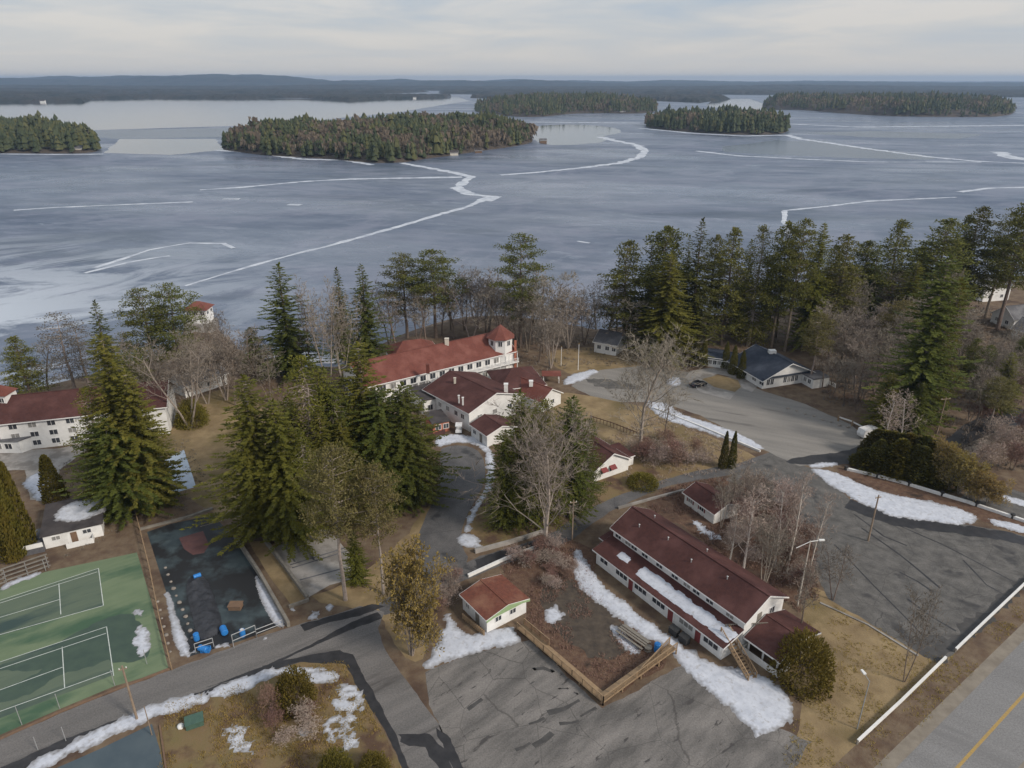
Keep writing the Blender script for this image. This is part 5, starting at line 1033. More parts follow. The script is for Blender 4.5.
def barrel(u, v_, lying, label, z=0, s_=1.0):
    r = empty('barrel', tuple(at(u, v_)), label, 'barrel', 'blue barrels by the courts'); b = MB()
    prof = ((0, .27), (.06, .30), (.28, .29), (.32, .31), (.36, .29), (.56, .29), (.6, .31), (.64, .29), (.86, .30), (.9, .26))
    n_ = 14; rings = []
    for zz_, rr_ in prof: rings.append([b.P((math.cos(k * 6.283 / n_) * rr_ * s_, math.sin(k * 6.283 / n_) * rr_ * s_, zz_ * s_)) for k in range(n_)])
    for j in range(len(prof) - 1):
        for k in range(n_): b.f.append([rings[j][k], rings[j][(k + 1) % n_], rings[j + 1][(k + 1) % n_], rings[j + 1][k]]); b.m.append(0)
    b.f.append(rings[-1]); b.f.append(rings[0][::-1]); b.m += [0, 0]; b.build('drum', M['blue'], r)
    b = MB(); b.tube((0, 0, .9 * s_), (0, 0, .93 * s_), .2 * s_, n=12); b.build('lid', M['lamp'] if 'white lid' in label else M['blue'], r)
    if lying: r.rotation_euler = (R(90), 0, lying); r.location.z = .31 * s_
barrel(223, 630, .6, 'blue barrel lying at the lower right of the black tarp', s_=1.6); barrel(197, 640, 0, 'blue barrel standing at the lower left tip of the tarp', s_=1.3)
barrel(200, 650, 1.2, 'blue barrel lying lowest, next to the small blue crate', s_=1.5); barrel(243, 636, 0, 'blue barrel with white lid standing inside the pipe frame', s_=1.3); barrel(194, 579, 2.2, 'blue barrel lying at the top end of the black tarp', s_=1.2)
barrel(657, 651, 0, 'blue barrel standing in the yard near the wooden ramp', s_=1.5)
r = thing_at('crate', 206, 651, 'small open blue crate between the barrels', 'crate', z=0); b = MB(); b.box(-.6, .6, -.4, .4, 0, .08)
for a in ((-.6, -.54, -.4, .4), (.54, .6, -.4, .4), (-.54, .54, -.4, -.34), (-.54, .54, .34, .4)): b.box(*a, .08, .6)
b.build('shell', M['blue'], r)
def pframe(pa, pb, h_, label):
    A_, B_ = at(*pa), at(*pb); r = empty('goal_frame', tuple(A_), label, 'pipe frame'); d = B_ - A_; nb = Vector((-d.y, d.x, 0)).normalized() * 1.2
    for nm, a, c_ in (('upright', Vector((0, 0, 0)), Vector((0, 0, h_))), ('upright', d, d + Vector((0, 0, h_))), ('crossbar', Vector((0, 0, h_)), d + Vector((0, 0, h_))), ('crossbar', Vector((0, 0, h_ * .55)), d + Vector((0, 0, h_ * .55)))):
        b = MB(); b.tube(a, c_, .06, n=6); b.build(nm, M['metal'], r)
pframe((234, 648), (257, 638), 2.3, 'grey pipe frame behind the blue barrels, left of the two largest'); pframe((257, 638), (283, 628), 1.5, 'grey pipe frame nearest the snow drift at the court corner'); pframe((196, 653), (214, 647), 1.6, 'short grey pipe frame around the lowest blue barrels')
r = thing_at('crate', 236, 608, 'small tan covered crate on the dark corner of the basketball court', 'crate', z=0); b = MB(); b.box(-.9, .9, -.6, .6, 0, .7); b.box(-1, 1, -.7, .7, .7, .78); b.build('shell', M['wood_brown'], r)
r = thing_at('utility_box', 195, 724, 'dark green utility box standing on the grass island', 'utility box', z=0); r.rotation_euler[2] = .45; b = MB(); b.box(-1.0, 1.0, -.7, .7, 0, .75); b.build('body', M['green_box'], r); b = MB(); b.slab([(-1.08, -.78, .83), (1.08, -.78, .83), (1.08, .78, .92), (-1.08, .78, .92)], .07); b.build('lid', M['green_box'], r)
stone(181, 727, .5, 'white capped block beside the green utility box', None, 'white', 'block')
# stacked benches / planks in the yard
r = thing_at('bench_stack', 634, 640, 'weathered picnic benches stacked on the mud in the yard', 'benches', z=0); dd = (at(650, 648) - at(620, 627)).normalized(); nn = Vector((-dd.y, dd.x, 0))
for k, (o_, z) in enumerate(((-.9, .45), (-.45, .72), (0, .72), (.45, .72), (.95, .45))): b = MB(); b.beam(nn * o_ - dd * 2.6 + Vector((0, 0, z)), nn * o_ + dd * 2.2 + Vector((0, 0, z)), .3, .07); b.build('plank', M['wood_grey'], r)
b = MB()
for s_ in (-2, 1.7): p = dd * s_; b.beam(p - nn * 1.0 + Vector((0, 0, 0)), p + nn * .2 + Vector((0, 0, .65)), .1, .1); b.beam(p + nn * 1.0, p - nn * .2 + Vector((0, 0, .65)), .1, .1)
b.build('frame', M['wood_brown'], r)
r = thing_at('cable_reel', 648, 650, 'round weathered wooden reel lying beside the blue barrel', 'reel', z=0); b = MB(); b.tube((0, 0, 0), (0, 0, .08), .55, n=14); b.tube((0, 0, .08), (0, 0, .5), .25, n=10); b.tube((0, 0, .5), (0, 0, .58), .55, n=14); b.build('drum', M['wood_grey'], r)
for i, (u, v_, lab) in enumerate(((674, 634, 'dark bin by the motel wall, left one'), (684, 642, 'dark bin by the motel wall, next to the porch'))):
    r = thing_at('bin', u, v_, lab, 'bin', z=0); r.rotation_euler[2] = -.95; b = MB(); b.box(-.7, .7, -.45, .45, 0, 1.0); b.build('body', M['black'], r); b = MB(); b.slab([(-.75, -.5, 1.05), (.75, -.5, 1.05), (.75, .5, 1.2), (-.75, .5, 1.2)], .06); b.build('lid', M['black'], r)
# trailer and gate at the lot end
r = thing_at('camper_trailer', 867, 437, 'small white trailer parked at the end of the pale lot', 'trailer', z=0); r.rotation_euler[2] = R(200); b = MB()
prof = [(-2.0, .5), (2.0, .5), (2.2, 1.2), (1.9, 2.3), (-1.6, 2.4), (-2.1, 1.8)]
i0 = [b.P((x, -1, z)) for x, z in prof]; i1 = [b.P((x, 1, z)) for x, z in prof]; b.f += [i0, i1[::-1]]; b.m += [0, 0]
for k in range(6): b.f.append([i0[k], i1[k], i1[(k + 1) % 6], i0[(k + 1) % 6]]); b.m.append(0)
b.build('body', M['rubber_white'], r)
for y in (-1.01, 1.01): window(r, Vector((-.4, y, 1.3)), Vector((-1 if y > 0 else 1, 0, 0)), None, 1.0, .55)
for y in (-.95, .95): b = MB(); b.tube((0, y - .1, .35), (0, y + .1, .35), .35, n=12); b.build('wheel', M['tyre'], r)
wall_line('gate', [(838, 421), (850, 425), (864, 432)], .12, .3, 'white', 'white gate rail with tan posts at the end of the pale lot', 'gate', posts=2.5, post_h=.2, post_w=.3, lift=.9, pmat='wood')
# car
def car(u, v_, rz):
    r = thing_at('parked_car', u, v_, 'black car parked on the pale lot beside the grass island', 'car', z=0); r.rotation_euler[2] = rz
    b = MB(); prof = [(-2.25, .35), (2.25, .35), (2.3, .75), (1.2, .95), (-2.1, 1.0), (-2.3, .8)]
    def ext(b, prof, w0, w1=None):
        n_ = len(prof); i0 = [b.P((x, -(w1 if (w1 and z > 1.2) else w0), z)) for x, z in prof]; i1 = [b.P((x, (w1 if (w1 and z > 1.2) else w0), z)) for x, z in prof]; b.f += [i0, i1[::-1]]; b.m += [0, 0]
        for k in range(n_): b.f.append([i0[k], i1[k], i1[(k + 1) % n_], i0[(k + 1) % n_]]); b.m.append(0)
    ext(b, prof, .9); b.build('body', M['car'], r); b = MB(); ext(b, [(-1.9, .98), (1.1, .94), (.45, 1.42), (-1.5, 1.45)], .84, .68); b.build('cabin', M['glass'], r)
    b = MB(); b.prism([(-1.45, -.66), (.4, -.66), (.4, .66), (-1.45, .66)], 1.45, 1.49); b.build('roof', M['car'], r)
    for x in (-1.4, 1.4):
        for y in (-.85, .85):
            b = MB(); b.tube((x, y - .11, .33), (x, y + .11, .33), .33, n=14); w_ = b.build('wheel', M['tyre'], r)
            b = MB(); b.tube((x, y - .12, .33), (x, y + .12, .33), .19, n=10); b.build('rim', M['metal'], w_)
    for y in (-.65, .65): b = MB(); b.box(2.24, 2.31, y - .18, y + .18, .58, .72); b.build('headlight', M['lamp'], r); b = MB(); b.box(-2.31, -2.24, y - .18, y + .18, .7, .85); b.build('tail_light', M['red_cloth'], r)
car(698, 386, R(28))
# ------------------------------------------------------------------ poles
def upole(u, vb, vt, label, arm=1.6, rz=0, lamp=False, m_='pole', r0=.16, group=None):
    P = onland(u, vb); h = height_for(P, vt); r = empty('utility_pole', tuple(P), label, 'utility pole', group); r.rotation_euler[2] = rz
    b = MB(); b.tube((0, 0, 0), (0, 0, h), r0, r0 * .7, 8); b.build('pole', M[m_], r)
    if arm: b = MB(); b.box(-arm / 2, arm / 2, -.06, .06, h - .55, h - .42); b.build('crossarm', M[m_], r)
    if arm:
        for x in (-arm * .42, arm * .42): b = MB(); b.tube((x, 0, h - .42), (x, 0, h - .25), .06, n=6); b.build('insulator', M['lamp'], r)
    if lamp: b = MB(); b.tube((0, 0, h - .1), (1.0, 0, h + .15), .04); b.build('arm', M['metal'], r); b = MB(); b.prism([(.9, -.18), (1.6, -.14), (1.6, .14), (.9, .18)], h + .08, h + .24); b.build('lamp', M['lamp'], r)
    return P, h
wp = [upole(137, 719, 666, 'tan wooden pole leaning over the corner of the lower tennis court', .9, .4), upole(868, 541, 495, 'grey wooden pole on the dark lot below the snow bank', 1.2, .3),
      upole(936, 436, 397, 'pale wooden pole beside the large right spruce', 2.4, .2), upole(572, 540, 500, 'slim wooden pole at the end of the big bare tree', 1.2, .2, r0=.13)]
upole(152, 735, 706, 'short brown post on the snow bank beside the slate court', 0, 0, r0=.07)
P, h = upole(857, 729, 681, 'slim grey lamp post on the tan grass by the highway', 0, R(100), True, 'metal', .08)
P = at(797.5, 606); h = height_for(P, 541); r = empty('street_lamp', tuple(P), 'pale street lamp with long arm standing among the birches', 'street lamp')
b = MB(); b.tube((0, 0, 0), (0, 0, h), .12, .08, 8); b.build('pole', M['birch'], r); b = MB(); b.tube((-2.0, -.3, h - 1.0), (0, 0, h - .1), .05); b.tube((0, 0, h - .1), (1.5, .2, h), .05); b.build('arm', M['trim'], r); b = MB(); b.prism([(1.3, 0), (2.1, .05), (2.1, .35), (1.3, .35)], h - .05, h + .12); b.build('lamp', M['lamp'], r)
for u, vb, vt, lab in ((561, 366, 347, 'white flagpole on the lawn, the shorter and further left one'), (578, 370, 344, 'white flagpole on the lawn nearest the snow bank')):
    P = onland(u, vb); h = height_for(P, vt); r = empty('flagpole', tuple(P), lab, 'flagpole'); b = MB(); b.tube((0, 0, 0), (0, 0, h), .10, .06, 8); b.build('pole', M['trim'], r); b = MB(); b.tube((0, 0, h), (0, 0, h + .2), .12, .05, 8); b.build('finial', M['yellow'], r)
for k, (u, vb, vt) in enumerate(((46, 571, 560), (147, 664, 650), (115, 686, 670), (60, 709, 694), (22, 725, 706), (38, 750, 737), (66, 741, 727))):
    P = at(u, vb); h = height_for(P, vt); b = MB(); b.tube((0, 0, 0), (0, 0, h), .045, n=5); o = b.build('fence_post', M['metal']); o.location = tuple(P); tag(o, 'thin grey post at the edge of the tennis courts', 'post', 'thin posts around the tennis courts')

# ------------------------------------------------------------------ trees
def quad_leaf(b, c, d, up, l_, w_):
    """a leaf clump: flat quad at c pointing along d"""
    s_ = d.cross(up); 
    if s_.length < 1e-4: s_ = Vector((1, 0, 0))
    s_.normalize(); s_ *= w_ / 2; e_ = c + d * l_
    b.face([c - s_ * .6, c + d * l_ * .5 - s_, e_, c + d * l_ * .5 + s_])
def rv(rng, s_=1): return Vector((rng.gauss(0, s_), rng.gauss(0, s_), rng.gauss(0, s_)))
def trunk_mb(h, r0, rng, bend=.3, n=7, top=.06, seg=6):
    b = MB(); pts = [Vector((0, 0, 0))]
    for k in range(1, seg + 1): pts.append(Vector((rng.uniform(-bend, bend) * k / seg, rng.uniform(-bend, bend) * k / seg, h * k / seg)))
    for k in range(seg): b.tube(pts[k], pts[k + 1], r0 + (r0 * top - r0) * k / seg, r0 + (r0 * top - r0) * (k + 1) / seg, n, False)
    return b, pts
def make_spruce(seed, h=24., r=4.2, low=.06, gap=.10, droop=.35, dens=1.0, shape=.85, ragged=.25):
    rng = random.Random(seed); tb, _ = trunk_mb(h * .97, r * .07, rng, .15); b = MB(); z = h * low
    while z < h * .99:
        t = z / h; R_ = r * (1 - t) ** shape * (1.05 if t > .12 else .85) + .15; nb = max(4, int((4 + 5 * (1 - t)) * dens)); a0 = rng.random() * 6.28
        lob = 1 + ragged * fbm(z, seed, .35, seed)
        for k in range(nb):
            if rng.random() < gap: continue
            a = a0 + k * 6.283 / nb + rng.uniform(-.3, .3); L_ = R_ * rng.uniform(.72, 1.15) * lob * (1 + .25 * math.sin(a * 2 + seed)); dr = droop * rng.uniform(.6, 1.3) * (1 - t * .9)
            dirv = Vector((math.cos(a), math.sin(a), 0)); n_ = max(2, int(L_ / .22)); side = Vector((-dirv.y, dirv.x, 0))
            if rng.random() < .5: b2 = tb; p0 = Vector((0, 0, z)); b2.tube(p0, p0 + dirv * L_ * .8 + Vector((0, 0, -dr * L_ * .5)), .035 + .01 * L_, .012, 3, False)
            for j in range(n_):
                q = (j + .6) / n_; c = Vector((0, 0, z)) + dirv * L_ * q + Vector((0, 0, -dr * L_ * q * q + .12 * L_ * q)); 
                sz = (.34 + .55 * (1 - q) * min(1, L_ / 3)) * rng.uniform(.8, 1.25)
                for sg in (-1, 1, rng.choice((-1, 1)) * .3):
                    d = (dirv * rng.uniform(.5, .9) + side * sg * rng.uniform(.5, 1.0) + Vector((0, 0, rng.uniform(-.6, .25)))).normalized(); quad_leaf(b, c, d, Vector((rng.uniform(-.9, .9), rng.uniform(-.9, .9), 1)), sz * .78, sz * .36)
            c = Vector((0, 0, z)) + dirv * L_ + Vector((0, 0, -dr * L_ + .12 * L_)); quad_leaf(b, c - dirv * .25, (dirv + Vector((0, 0, .1))).normalized(), Vector((0, 0, 1)), .6, .35)
        z += (.30 + .022 * h * rng.uniform(.5, 1.0) * (1 - t * .7)) 
    for k in range(6): quad_leaf(b, Vector((0, 0, h - .6 + .1 * k)), Vector((math.cos(k * 1.1) * .4, math.sin(k * 1.1) * .4, 1)).normalized(), Vector((1, 0, 0)), .6, .25)
    return tb, b, h, r
def puff(b, c, rx, rz_, n, rng, sz=.36):
    for _ in range(n):
        v_ = rv(rng).normalized() * rng.uniform(.3, 1.0); p = c + Vector((v_.x * rx, v_.y * rx, v_.z * rz_)); d = (v_ + rv(rng, .35) + Vector((0, 0, .25))).normalized(); quad_leaf(b, p, d, rv(rng), sz * rng.uniform(.8, 1.4), sz * .6)
def make_pine(seed, h=26., r=5.2, low=.30, nbr=46, pf=34, one=0.0, rz_=.55):
    rng = random.Random(seed); tb, tp = trunk_mb(h * .96, .34, rng, .5); b = MB()
    for i in range(nbr):
        t = low + (1 - low) * (i + rng.random()) / nbr; z = h * t * .98; tt = (t - low) / (1 - low)
        L_ = r * (math.sin(min(1, tt * 1.15 + .18) * math.pi * .62 + .35) * .95 if tt < .75 else (1 - tt) * 2.6 + .18) * rng.uniform(.55, 1.15); a = i * 2.4 + rng.uniform(-.5, .5)
        dirv = Vector((math.cos(a), math.sin(a), rng.uniform(.02, .3))); e_ = Vector((0, 0, z)) + dirv * L_; tb.tube((0, 0, z), e_, .05 + .012 * L_, .02, 3, False)
        n_ = max(1, int(L_ / .9))
        for j in range(n_):
            q = .2 + .8 * (j + 1) / n_; c = Vector((0, 0, z)).lerp(e_, q) + Vector((rng.uniform(-.5, .5), rng.uniform(-.5, .5), rng.uniform(0, .3))); puff(b, c, .8 + .5 * rng.random(), rz_ * .75, int(pf * 1.3), rng, .31)
            if rng.random() < .7:
                sd_ = Vector((-dirv.y, dirv.x, 0)) * rng.choice((-1, 1)) * rng.uniform(.8, 1.5); puff(b, c + sd_, .7, rz_ * .9, int(pf * .7), rng); tb.tube(c - dirv * .4, c + sd_, .025, .012, 3, False)
    puff(b, Vector((0, 0, h * .97)), .7, .8, pf * 2, rng)
    return tb, b, h, r
def make_cedar(seed, h=8., r=1.25, n=2600):
    rng = random.Random(seed); tb, _ = trunk_mb(h * .8, .12, rng, .05); b = MB()
    for i in range(n):
        t = rng.random() ** 1.25; z = h * (.02 + .98 * t); R_ = r * min(1, (1 - t) ** .62 * 1.15) * (1 + .22 * fbm(t * 6, seed, 1, seed)); a = rng.random() * 6.283; rr_ = R_ * rng.uniform(.7, 1.05) * (1 + .14 * fbm(math.cos(a) * 1.5 + z * .7, math.sin(a) * 1.5, 1, seed))
        c = Vector((math.cos(a) * rr_, math.sin(a) * rr_, z)); d = Vector((math.cos(a) * .5, math.sin(a) * .5, 1) ) + rv(rng, .25); d.normalize(); quad_leaf(b, c, d, Vector((math.cos(a), math.sin(a), .2)) + rv(rng, .35), .40, .22)
    return tb, b, h, r
def make_bush(seed, h=3., r=2.2, n=5600, sz=.22):
    rng = random.Random(seed); tb = MB(); b = MB(); 
    for k in range(7): a = k * .9; tb.tube((0, 0, 0), (math.cos(a) * r * .5, math.sin(a) * r * .5, h * .7), .05, .02, 4, False)
    for i in range(n):
        v_ = rv(rng).normalized(); v_.z = abs(v_.z) - .12; q = rng.uniform(.6, 1.05) * (1 + .16 * fbm(v_.x * 2, v_.y * 2 + v_.z * 2, 1, seed)); p = Vector((v_.x * r * q, v_.y * r * q, max(.03, (v_.z * .94 + .05) * h * q))); quad_leaf(b, p, (v_ + rv(rng, .4)).normalized(), rv(rng), sz * rng.uniform(.7, 1.4), sz * .5)
    return tb, b, h, r
def make_bare(seed, h=15., r=5., stems=1, fork=.28, n1=9, twigs=9, tw=.035, up=.55, weep=0, leaf=None, lr=.42, straight=1.0, rad0=.014):
    """leafless tree: trunk mesh (trunk and limbs) and crown mesh (branches and twigs)"""
    rng = random.Random(seed); tb = MB(); b = MB(); lf = MB()
    def limb(p, d, L_, rad, lvl):
        n_ = 4 if lvl < 2 else 3; q = p; seg = L_ / n_; pts = [p]; dd = d.copy()
        for k in range(n_):
            dd = (dd + rv(rng, .14 if lvl else .07 * straight) + Vector((0, 0, .09 if lvl < 3 else -.1 * weep))).normalized(); q2 = q + dd * seg; r0 = rad * (1 - .6 * k / n_); r1 = rad * (1 - .6 * (k + 1) / n_)
            (tb if lvl <= 1 else b).tube(q, q2, r0, r1, 5 if lvl < 1 else (4 if lvl == 1 else 3), False); pts.append(q2); q = q2
        if lvl >= 3:
            for k in range(twigs):
                a = pts[rng.randrange(1, len(pts))]; t_ = (dd + rv(rng, .65) + Vector((0, 0, .25 - weep * .5))).normalized(); l2 = rng.uniform(.5, 1.15) * L_ * .75; s_ = t_.cross(rv(rng)).normalized() * tw; b.face([a - s_, a + s_, a + t_ * l2])
                if leaf: quad_leaf(lf, a + t_ * l2 * rng.uniform(.3, .9), (t_ + rv(rng, .4)).normalized(), rv(rng), leaf, leaf * .5)
            return
        nb = (n1, 5, 4)[lvl]
        for k in range(nb):
            t_ = (fork if lvl == 0 else .2) + (1 - (fork if lvl == 0 else .2)) * (k + .7) / nb; i_ = min(n_ - 1, int(t_ * n_)); base_ = pts[i_].lerp(pts[i_ + 1], t_ * n_ - i_); a = k * 2.4 + rng.uniform(-.6, .6)
            s1 = dd.orthogonal().normalized(); s2 = dd.cross(s1); out_ = s1 * math.cos(a) + s2 * math.sin(a); nd = (dd * up + out_ * (1 - up * .35) + Vector((0, 0, .25))).normalized(); nl = (r * 1.05 if lvl == 0 else L_ * .55) * rng.uniform(.7, 1.1) * (1 - .35 * t_ if lvl == 0 else 1); limb(base_, nd, nl, rad * (lr if lvl == 0 else .5) * (1 - .35 * t_), lvl + 1)
    for s_ in range(stems):
        a = s_ * 6.283 / stems + rng.random(); lean = 0 if stems == 1 else rng.uniform(.10, .28); limb(Vector((math.cos(a) * .2 * (stems > 1), math.sin(a) * .2 * (stems > 1), 0)), Vector((math.cos(a) * lean, math.sin(a) * lean, 1)).normalized(), h * .86, h * rad0 * (1.1 if stems == 1 else .75), 0)
    return (tb, b, h, r, lf) if leaf else (tb, b, h, r)
def make_firpine(seed, h=26., r=4.6, low=.12, n=135, pf=48, fat=0, ex=.62):
    rng = random.Random(seed); tb, tp = trunk_mb(h * .97, .33, rng, .4); b = MB()
    for i in range(n):
        t = low + (1 - low) * (i + rng.random()) / n; z = h * t * .985; tt = (t - low) / (1 - low); a = i * 2.4 + rng.uniform(-.6, .6)
        L_ = r * ((1 - tt) ** ex * .95 + .06) * rng.uniform(.6, 1.12) * (1 + .3 * math.sin(z * .9 + seed)) * (.7 + .3 * min(1, tt * 5))
        dirv = Vector((math.cos(a), math.sin(a), rng.uniform(-.18, .12) - .12 * fat)); e_ = Vector((0, 0, z)) + dirv * L_; tb.tube((0, 0, z), e_, .04 + .01 * L_, .015, 3, False)
        n_ = max(1, int(L_ / .8))
        for j in range(n_): q = .25 + .75 * (j + 1) / n_; puff(b, Vector((0, 0, z)).lerp(e_, q) + Vector((rng.uniform(-.4, .4), rng.uniform(-.4, .4), rng.uniform(-.1, .25))), .45 + .5 * q * min(1, L_ / 2), .26 + .1 * fat, int(pf * .55), rng, .36 - .11 * fat)
    puff(b, Vector((0, 0, h * .975)), .35, .7, pf, rng, .3)
    return tb, b, h, r
PR = {}
def proto(key, fn, tm, cm, **k):
    out_ = fn(**k); tb, b, h, r = out_[:4]
    cmats = [M[cm]] if isinstance(cm, str) else [M[c_] for c_ in cm]
    if len(out_) == 5:
        lf = out_[4]; n0 = len(b.v); b.v += lf.v; b.f += [[i + n0 for i in f_] for f_ in lf.f]; b.m += [1] * len(lf.f)
    PR.setdefault(key, []).append((tb.mesh('trunk', M[tm]), b.mesh('crown', cmats), h, r, len(PR.get(key, []))))
for i in range(3): proto('spruce', make_spruce, 'bark', 'spruce', seed=11 + i, r=4.0 + .4 * i, gap=.08 + .05 * i)
for i in range(6):
    if i % 3 == 1: proto('spruce_y', make_firpine, 'bark_pale', 'spruce_y', seed=31 + i, h=24, r=4.7, low=.04, n=170, pf=54, fat=1, ex=.8)
    else: proto('spruce_y', make_spruce, 'bark_pale', 'spruce_y', seed=31 + i, r=4.5, h=24, gap=.10, droop=.12 + .07 * (i % 2), shape=.62 + .08 * (i % 2), dens=1.5, low=.05, ragged=.45)
for i in range(4):
    if i == 2: proto('spruce_m', make_firpine, 'bark_pale', 'spruce_m', seed=51 + i, h=22, r=4.7, low=.04, n=170, pf=54, fat=1, ex=.7)
    else: proto('spruce_m', make_spruce, 'bark_pale', 'spruce_m', seed=51 + i, r=4.6, h=22, gap=.10, droop=.14 + .06 * i, shape=.55 + .06 * i, dens=1.5, low=.05, ragged=.45)
for i in range(4): proto('pine', make_pine, 'bark', 'pine', seed=71 + i, low=.26 + .05 * (i % 3), nbr=50 - 5 * (i % 2))
for i in range(4): proto('pine_low', make_firpine, 'bark', 'pine', seed=91 + i, low=(.12, .3, .2, .38)[i])
for i in range(2): proto('pine_pale', make_pine, 'bark_pale', 'pine_pale', seed=101 + i, low=.45, nbr=44, pf=34, r=5.0, h=22)
proto('pine_grey', make_pine, 'bark_pale', 'grey_needles', seed=111, low=.25, nbr=44, pf=12, r=4.5)
for i in range(3): proto('cedar', make_cedar, 'bark', 'cedar', seed=121 + i)
for i in range(3): proto('cedar_dark', make_cedar, 'bark', 'cedar_dark', seed=131 + i, r=1.6)
for i in range(2): proto('bush', make_bush, 'bark', 'bush', seed=141 + i)
proto('willow', make_bare, 'bark_pale', ('twig', 'willow'), seed=151, h=12, r=4.0, stems=5, n1=9, twigs=12, leaf=.38, fork=.03)
for i in range(4): proto('bare', make_bare, 'bark', 'twig', seed=161 + i, h=15, r=4.6, stems=1 + (i % 2), tw=.045)
for i in range(3): proto('bare_pale', make_bare, 'bark_pale', 'twig', seed=171 + i, h=16, r=5, stems=2 + i, n1=7, tw=.04)
proto('bare_big', make_bare, 'bark_pale', 'twig', seed=181, h=19, r=9, fork=.10, n1=20, twigs=14, tw=.028, up=.7, lr=.32)
proto('bare_big', make_bare, 'bark_pale', 'twig', seed=187, h=20, r=8.5, fork=.14, n1=20, twigs=14, tw=.028, up=.7, lr=.32)
for i in range(2): proto('birch', make_bare, 'birch', 'twig_pale', seed=193 + i * 3, h=14, r=2.7, stems=1, n1=16, twigs=7, fork=.3, tw=.03, up=.75, lr=.3, straight=.35, rad0=.0095)
proto('shrub', make_bare, 'bark', 'twig_red', seed=201, h=4, r=2.4, stems=5, n1=5, twigs=7, fork=.1, tw=.03)
proto('shrub', make_bare, 'bark_pale', 'twig_pale', seed=202, h=4, r=2.4, stems=5, n1=5, twigs=7, fork=.1, tw=.03)
NAMES = {'spruce': ('spruce_tree', 'spruce'), 'spruce_y': ('spruce_tree', 'spruce'), 'spruce_m': ('spruce_tree', 'spruce'), 'pine': ('pine_tree', 'pine'), 'pine_low': ('pine_tree', 'pine'), 'pine_pale': ('pine_tree', 'pine'), 'pine_grey': ('pine_tree', 'pine'),
         'cedar': ('cedar_tree', 'cedar'), 'cedar_dark': ('cedar_tree', 'cedar'), 'bush': ('bush', 'bush'), 'willow': ('willow_tree', 'willow'), 'bare': ('bare_tree', 'bare tree'), 'bare_pale': ('bare_tree', 'bare tree'), 'bare_big': ('bare_tree', 'bare tree'), 'birch': ('birch_tree', 'birch'), 'shrub': ('shrub', 'shrub')}
TR = random.Random(99); VPV = 384 + F * CP / SP; tcount = {}
def tree(kind, ut, vt, vb, w_, label, group=None, var=None):
    ub = 512 + (ut - 512) * (VPV - vb) / (VPV - vt); P = onland(ub, vb); h = height_for(P, vt); depth = P.y * CP + CH * SP
    k = tcount.get(kind, 0) if var is None else var; tcount[kind] = tcount.get(kind, 0) + 1; tm, cm, h0, r0, _ = PR[kind][k % len(PR[kind])]
    nm, cat = NAMES[kind]; o = empty(nm, (P.x, P.y, P.z - .05), label, cat, group, TR.uniform(0, 6.28)); sx = (w_ * depth / F) / (2 * r0); o.scale = (sx, sx, h / h0)
    for q, n_ in ((tm, 'trunk'), (cm, 'crown')): c = D.objects.new(n_, q); COL.objects.link(c); c.parent = o
    return o
T = tree
T('pine_low', 13, 336, 402, 50, 'dark pine behind the white inn at the left edge')
T('pine_grey', 54, 312, 402, 50, 'sparse grey pine behind the white inn roof')
T('spruce', 94, 301, 420, 56, 'slim dark spruce rising above the inn, left of the broad pine')
T('pine', 138, 288, 388, 58, 'broad white pine on the left shore, left half of the pair', var=0); T('pine', 165, 283, 385, 58, 'broad white pine on the left shore, right half of the pair', var=1)
T('pine_grey', 72, 322, 396, 44, 'second sparse grey pine behind the inn'); T('bare', 34, 340, 398, 40, 'bare tree between pines at the left edge'); T('bare', 118, 335, 396, 36, 'bare tree below the broad white pine'); T('bare', 225, 345, 405, 42, 'bare tree hiding the lakeside cottage wall'); T('bare_pale', 196, 342, 404, 44, 'pale bare tree before the cottage roof'); T('bare', 208, 312, 365, 30, 'thin bare tree just under the pavilion'); T('bare', 180, 320, 375, 34, 'bare tree beside the pavilion point'); T('pine', 128, 350, 410, 36, 'ragged pine behind the maroon inn roof')
T('spruce_y', 100, 335, 500, 96, 'tall olive spruce in front of the inn, tallest of its cluster')
T('spruce_y', 84, 388, 505, 70, 'olive spruce on the left side of the inn cluster'); T('spruce_y', 124, 372, 505, 80, 'broad olive spruce on the right of the inn cluster')
T('spruce_m', 104, 420, 512, 96, 'low dark spruce at the front of the inn cluster'); T('spruce', 143, 420, 503, 40, 'dark spruce beside the frozen pool')
T('bare_pale', 172, 335, 428, 62, 'pale many stemmed bare tree right of the inn'); T('bare', 185, 345, 412, 45, 'bare tree between inn and lakeside cottage')
T('bare', 152, 350, 420, 40, 'bare tree just behind the inn gable'); 
T('bare_pale', 215, 335, 400, 44, 'pale bare tree in front of the lakeside cottage'); T('bare', 236, 325, 398, 44, 'brown bare tree right of the lakeside cottage'); T('bare', 200, 325, 385, 34, 'small bare tree below the pavilion')
T('pine_low', 250, 327, 378, 28, 'small dark pine near the shore left of the tall spruce'); T('bare', 262, 345, 402, 40, 'bare tree at the foot of the tall shore spruce')
T('bush', 188, 398, 424, 30, 'dark leafless thicket beside the pale bare tree').children[1]
T('spruce', 278, 264, 378, 76, 'tall dark spruce on the shore, left of the pale bare trees', var=0); T('spruce', 361, 264, 372, 64, 'tall dark spruce behind the lodge roof', var=1); T('spruce', 336, 268, 362, 48, 'slim spruce beside the tall one behind the lodge', var=2)
T('bare_pale', 318, 285, 390, 42, 'pale bare tree between the two tall shore spruces'); T('bare_pale', 334, 295, 385, 34, 'second pale bare tree between the shore spruces'); T('bare', 300, 295, 378, 36, 'thin bare tree touching the left tall spruce'); T('bare', 385, 285, 345, 40, 'bare tree right of the tall spruce behind the lodge')
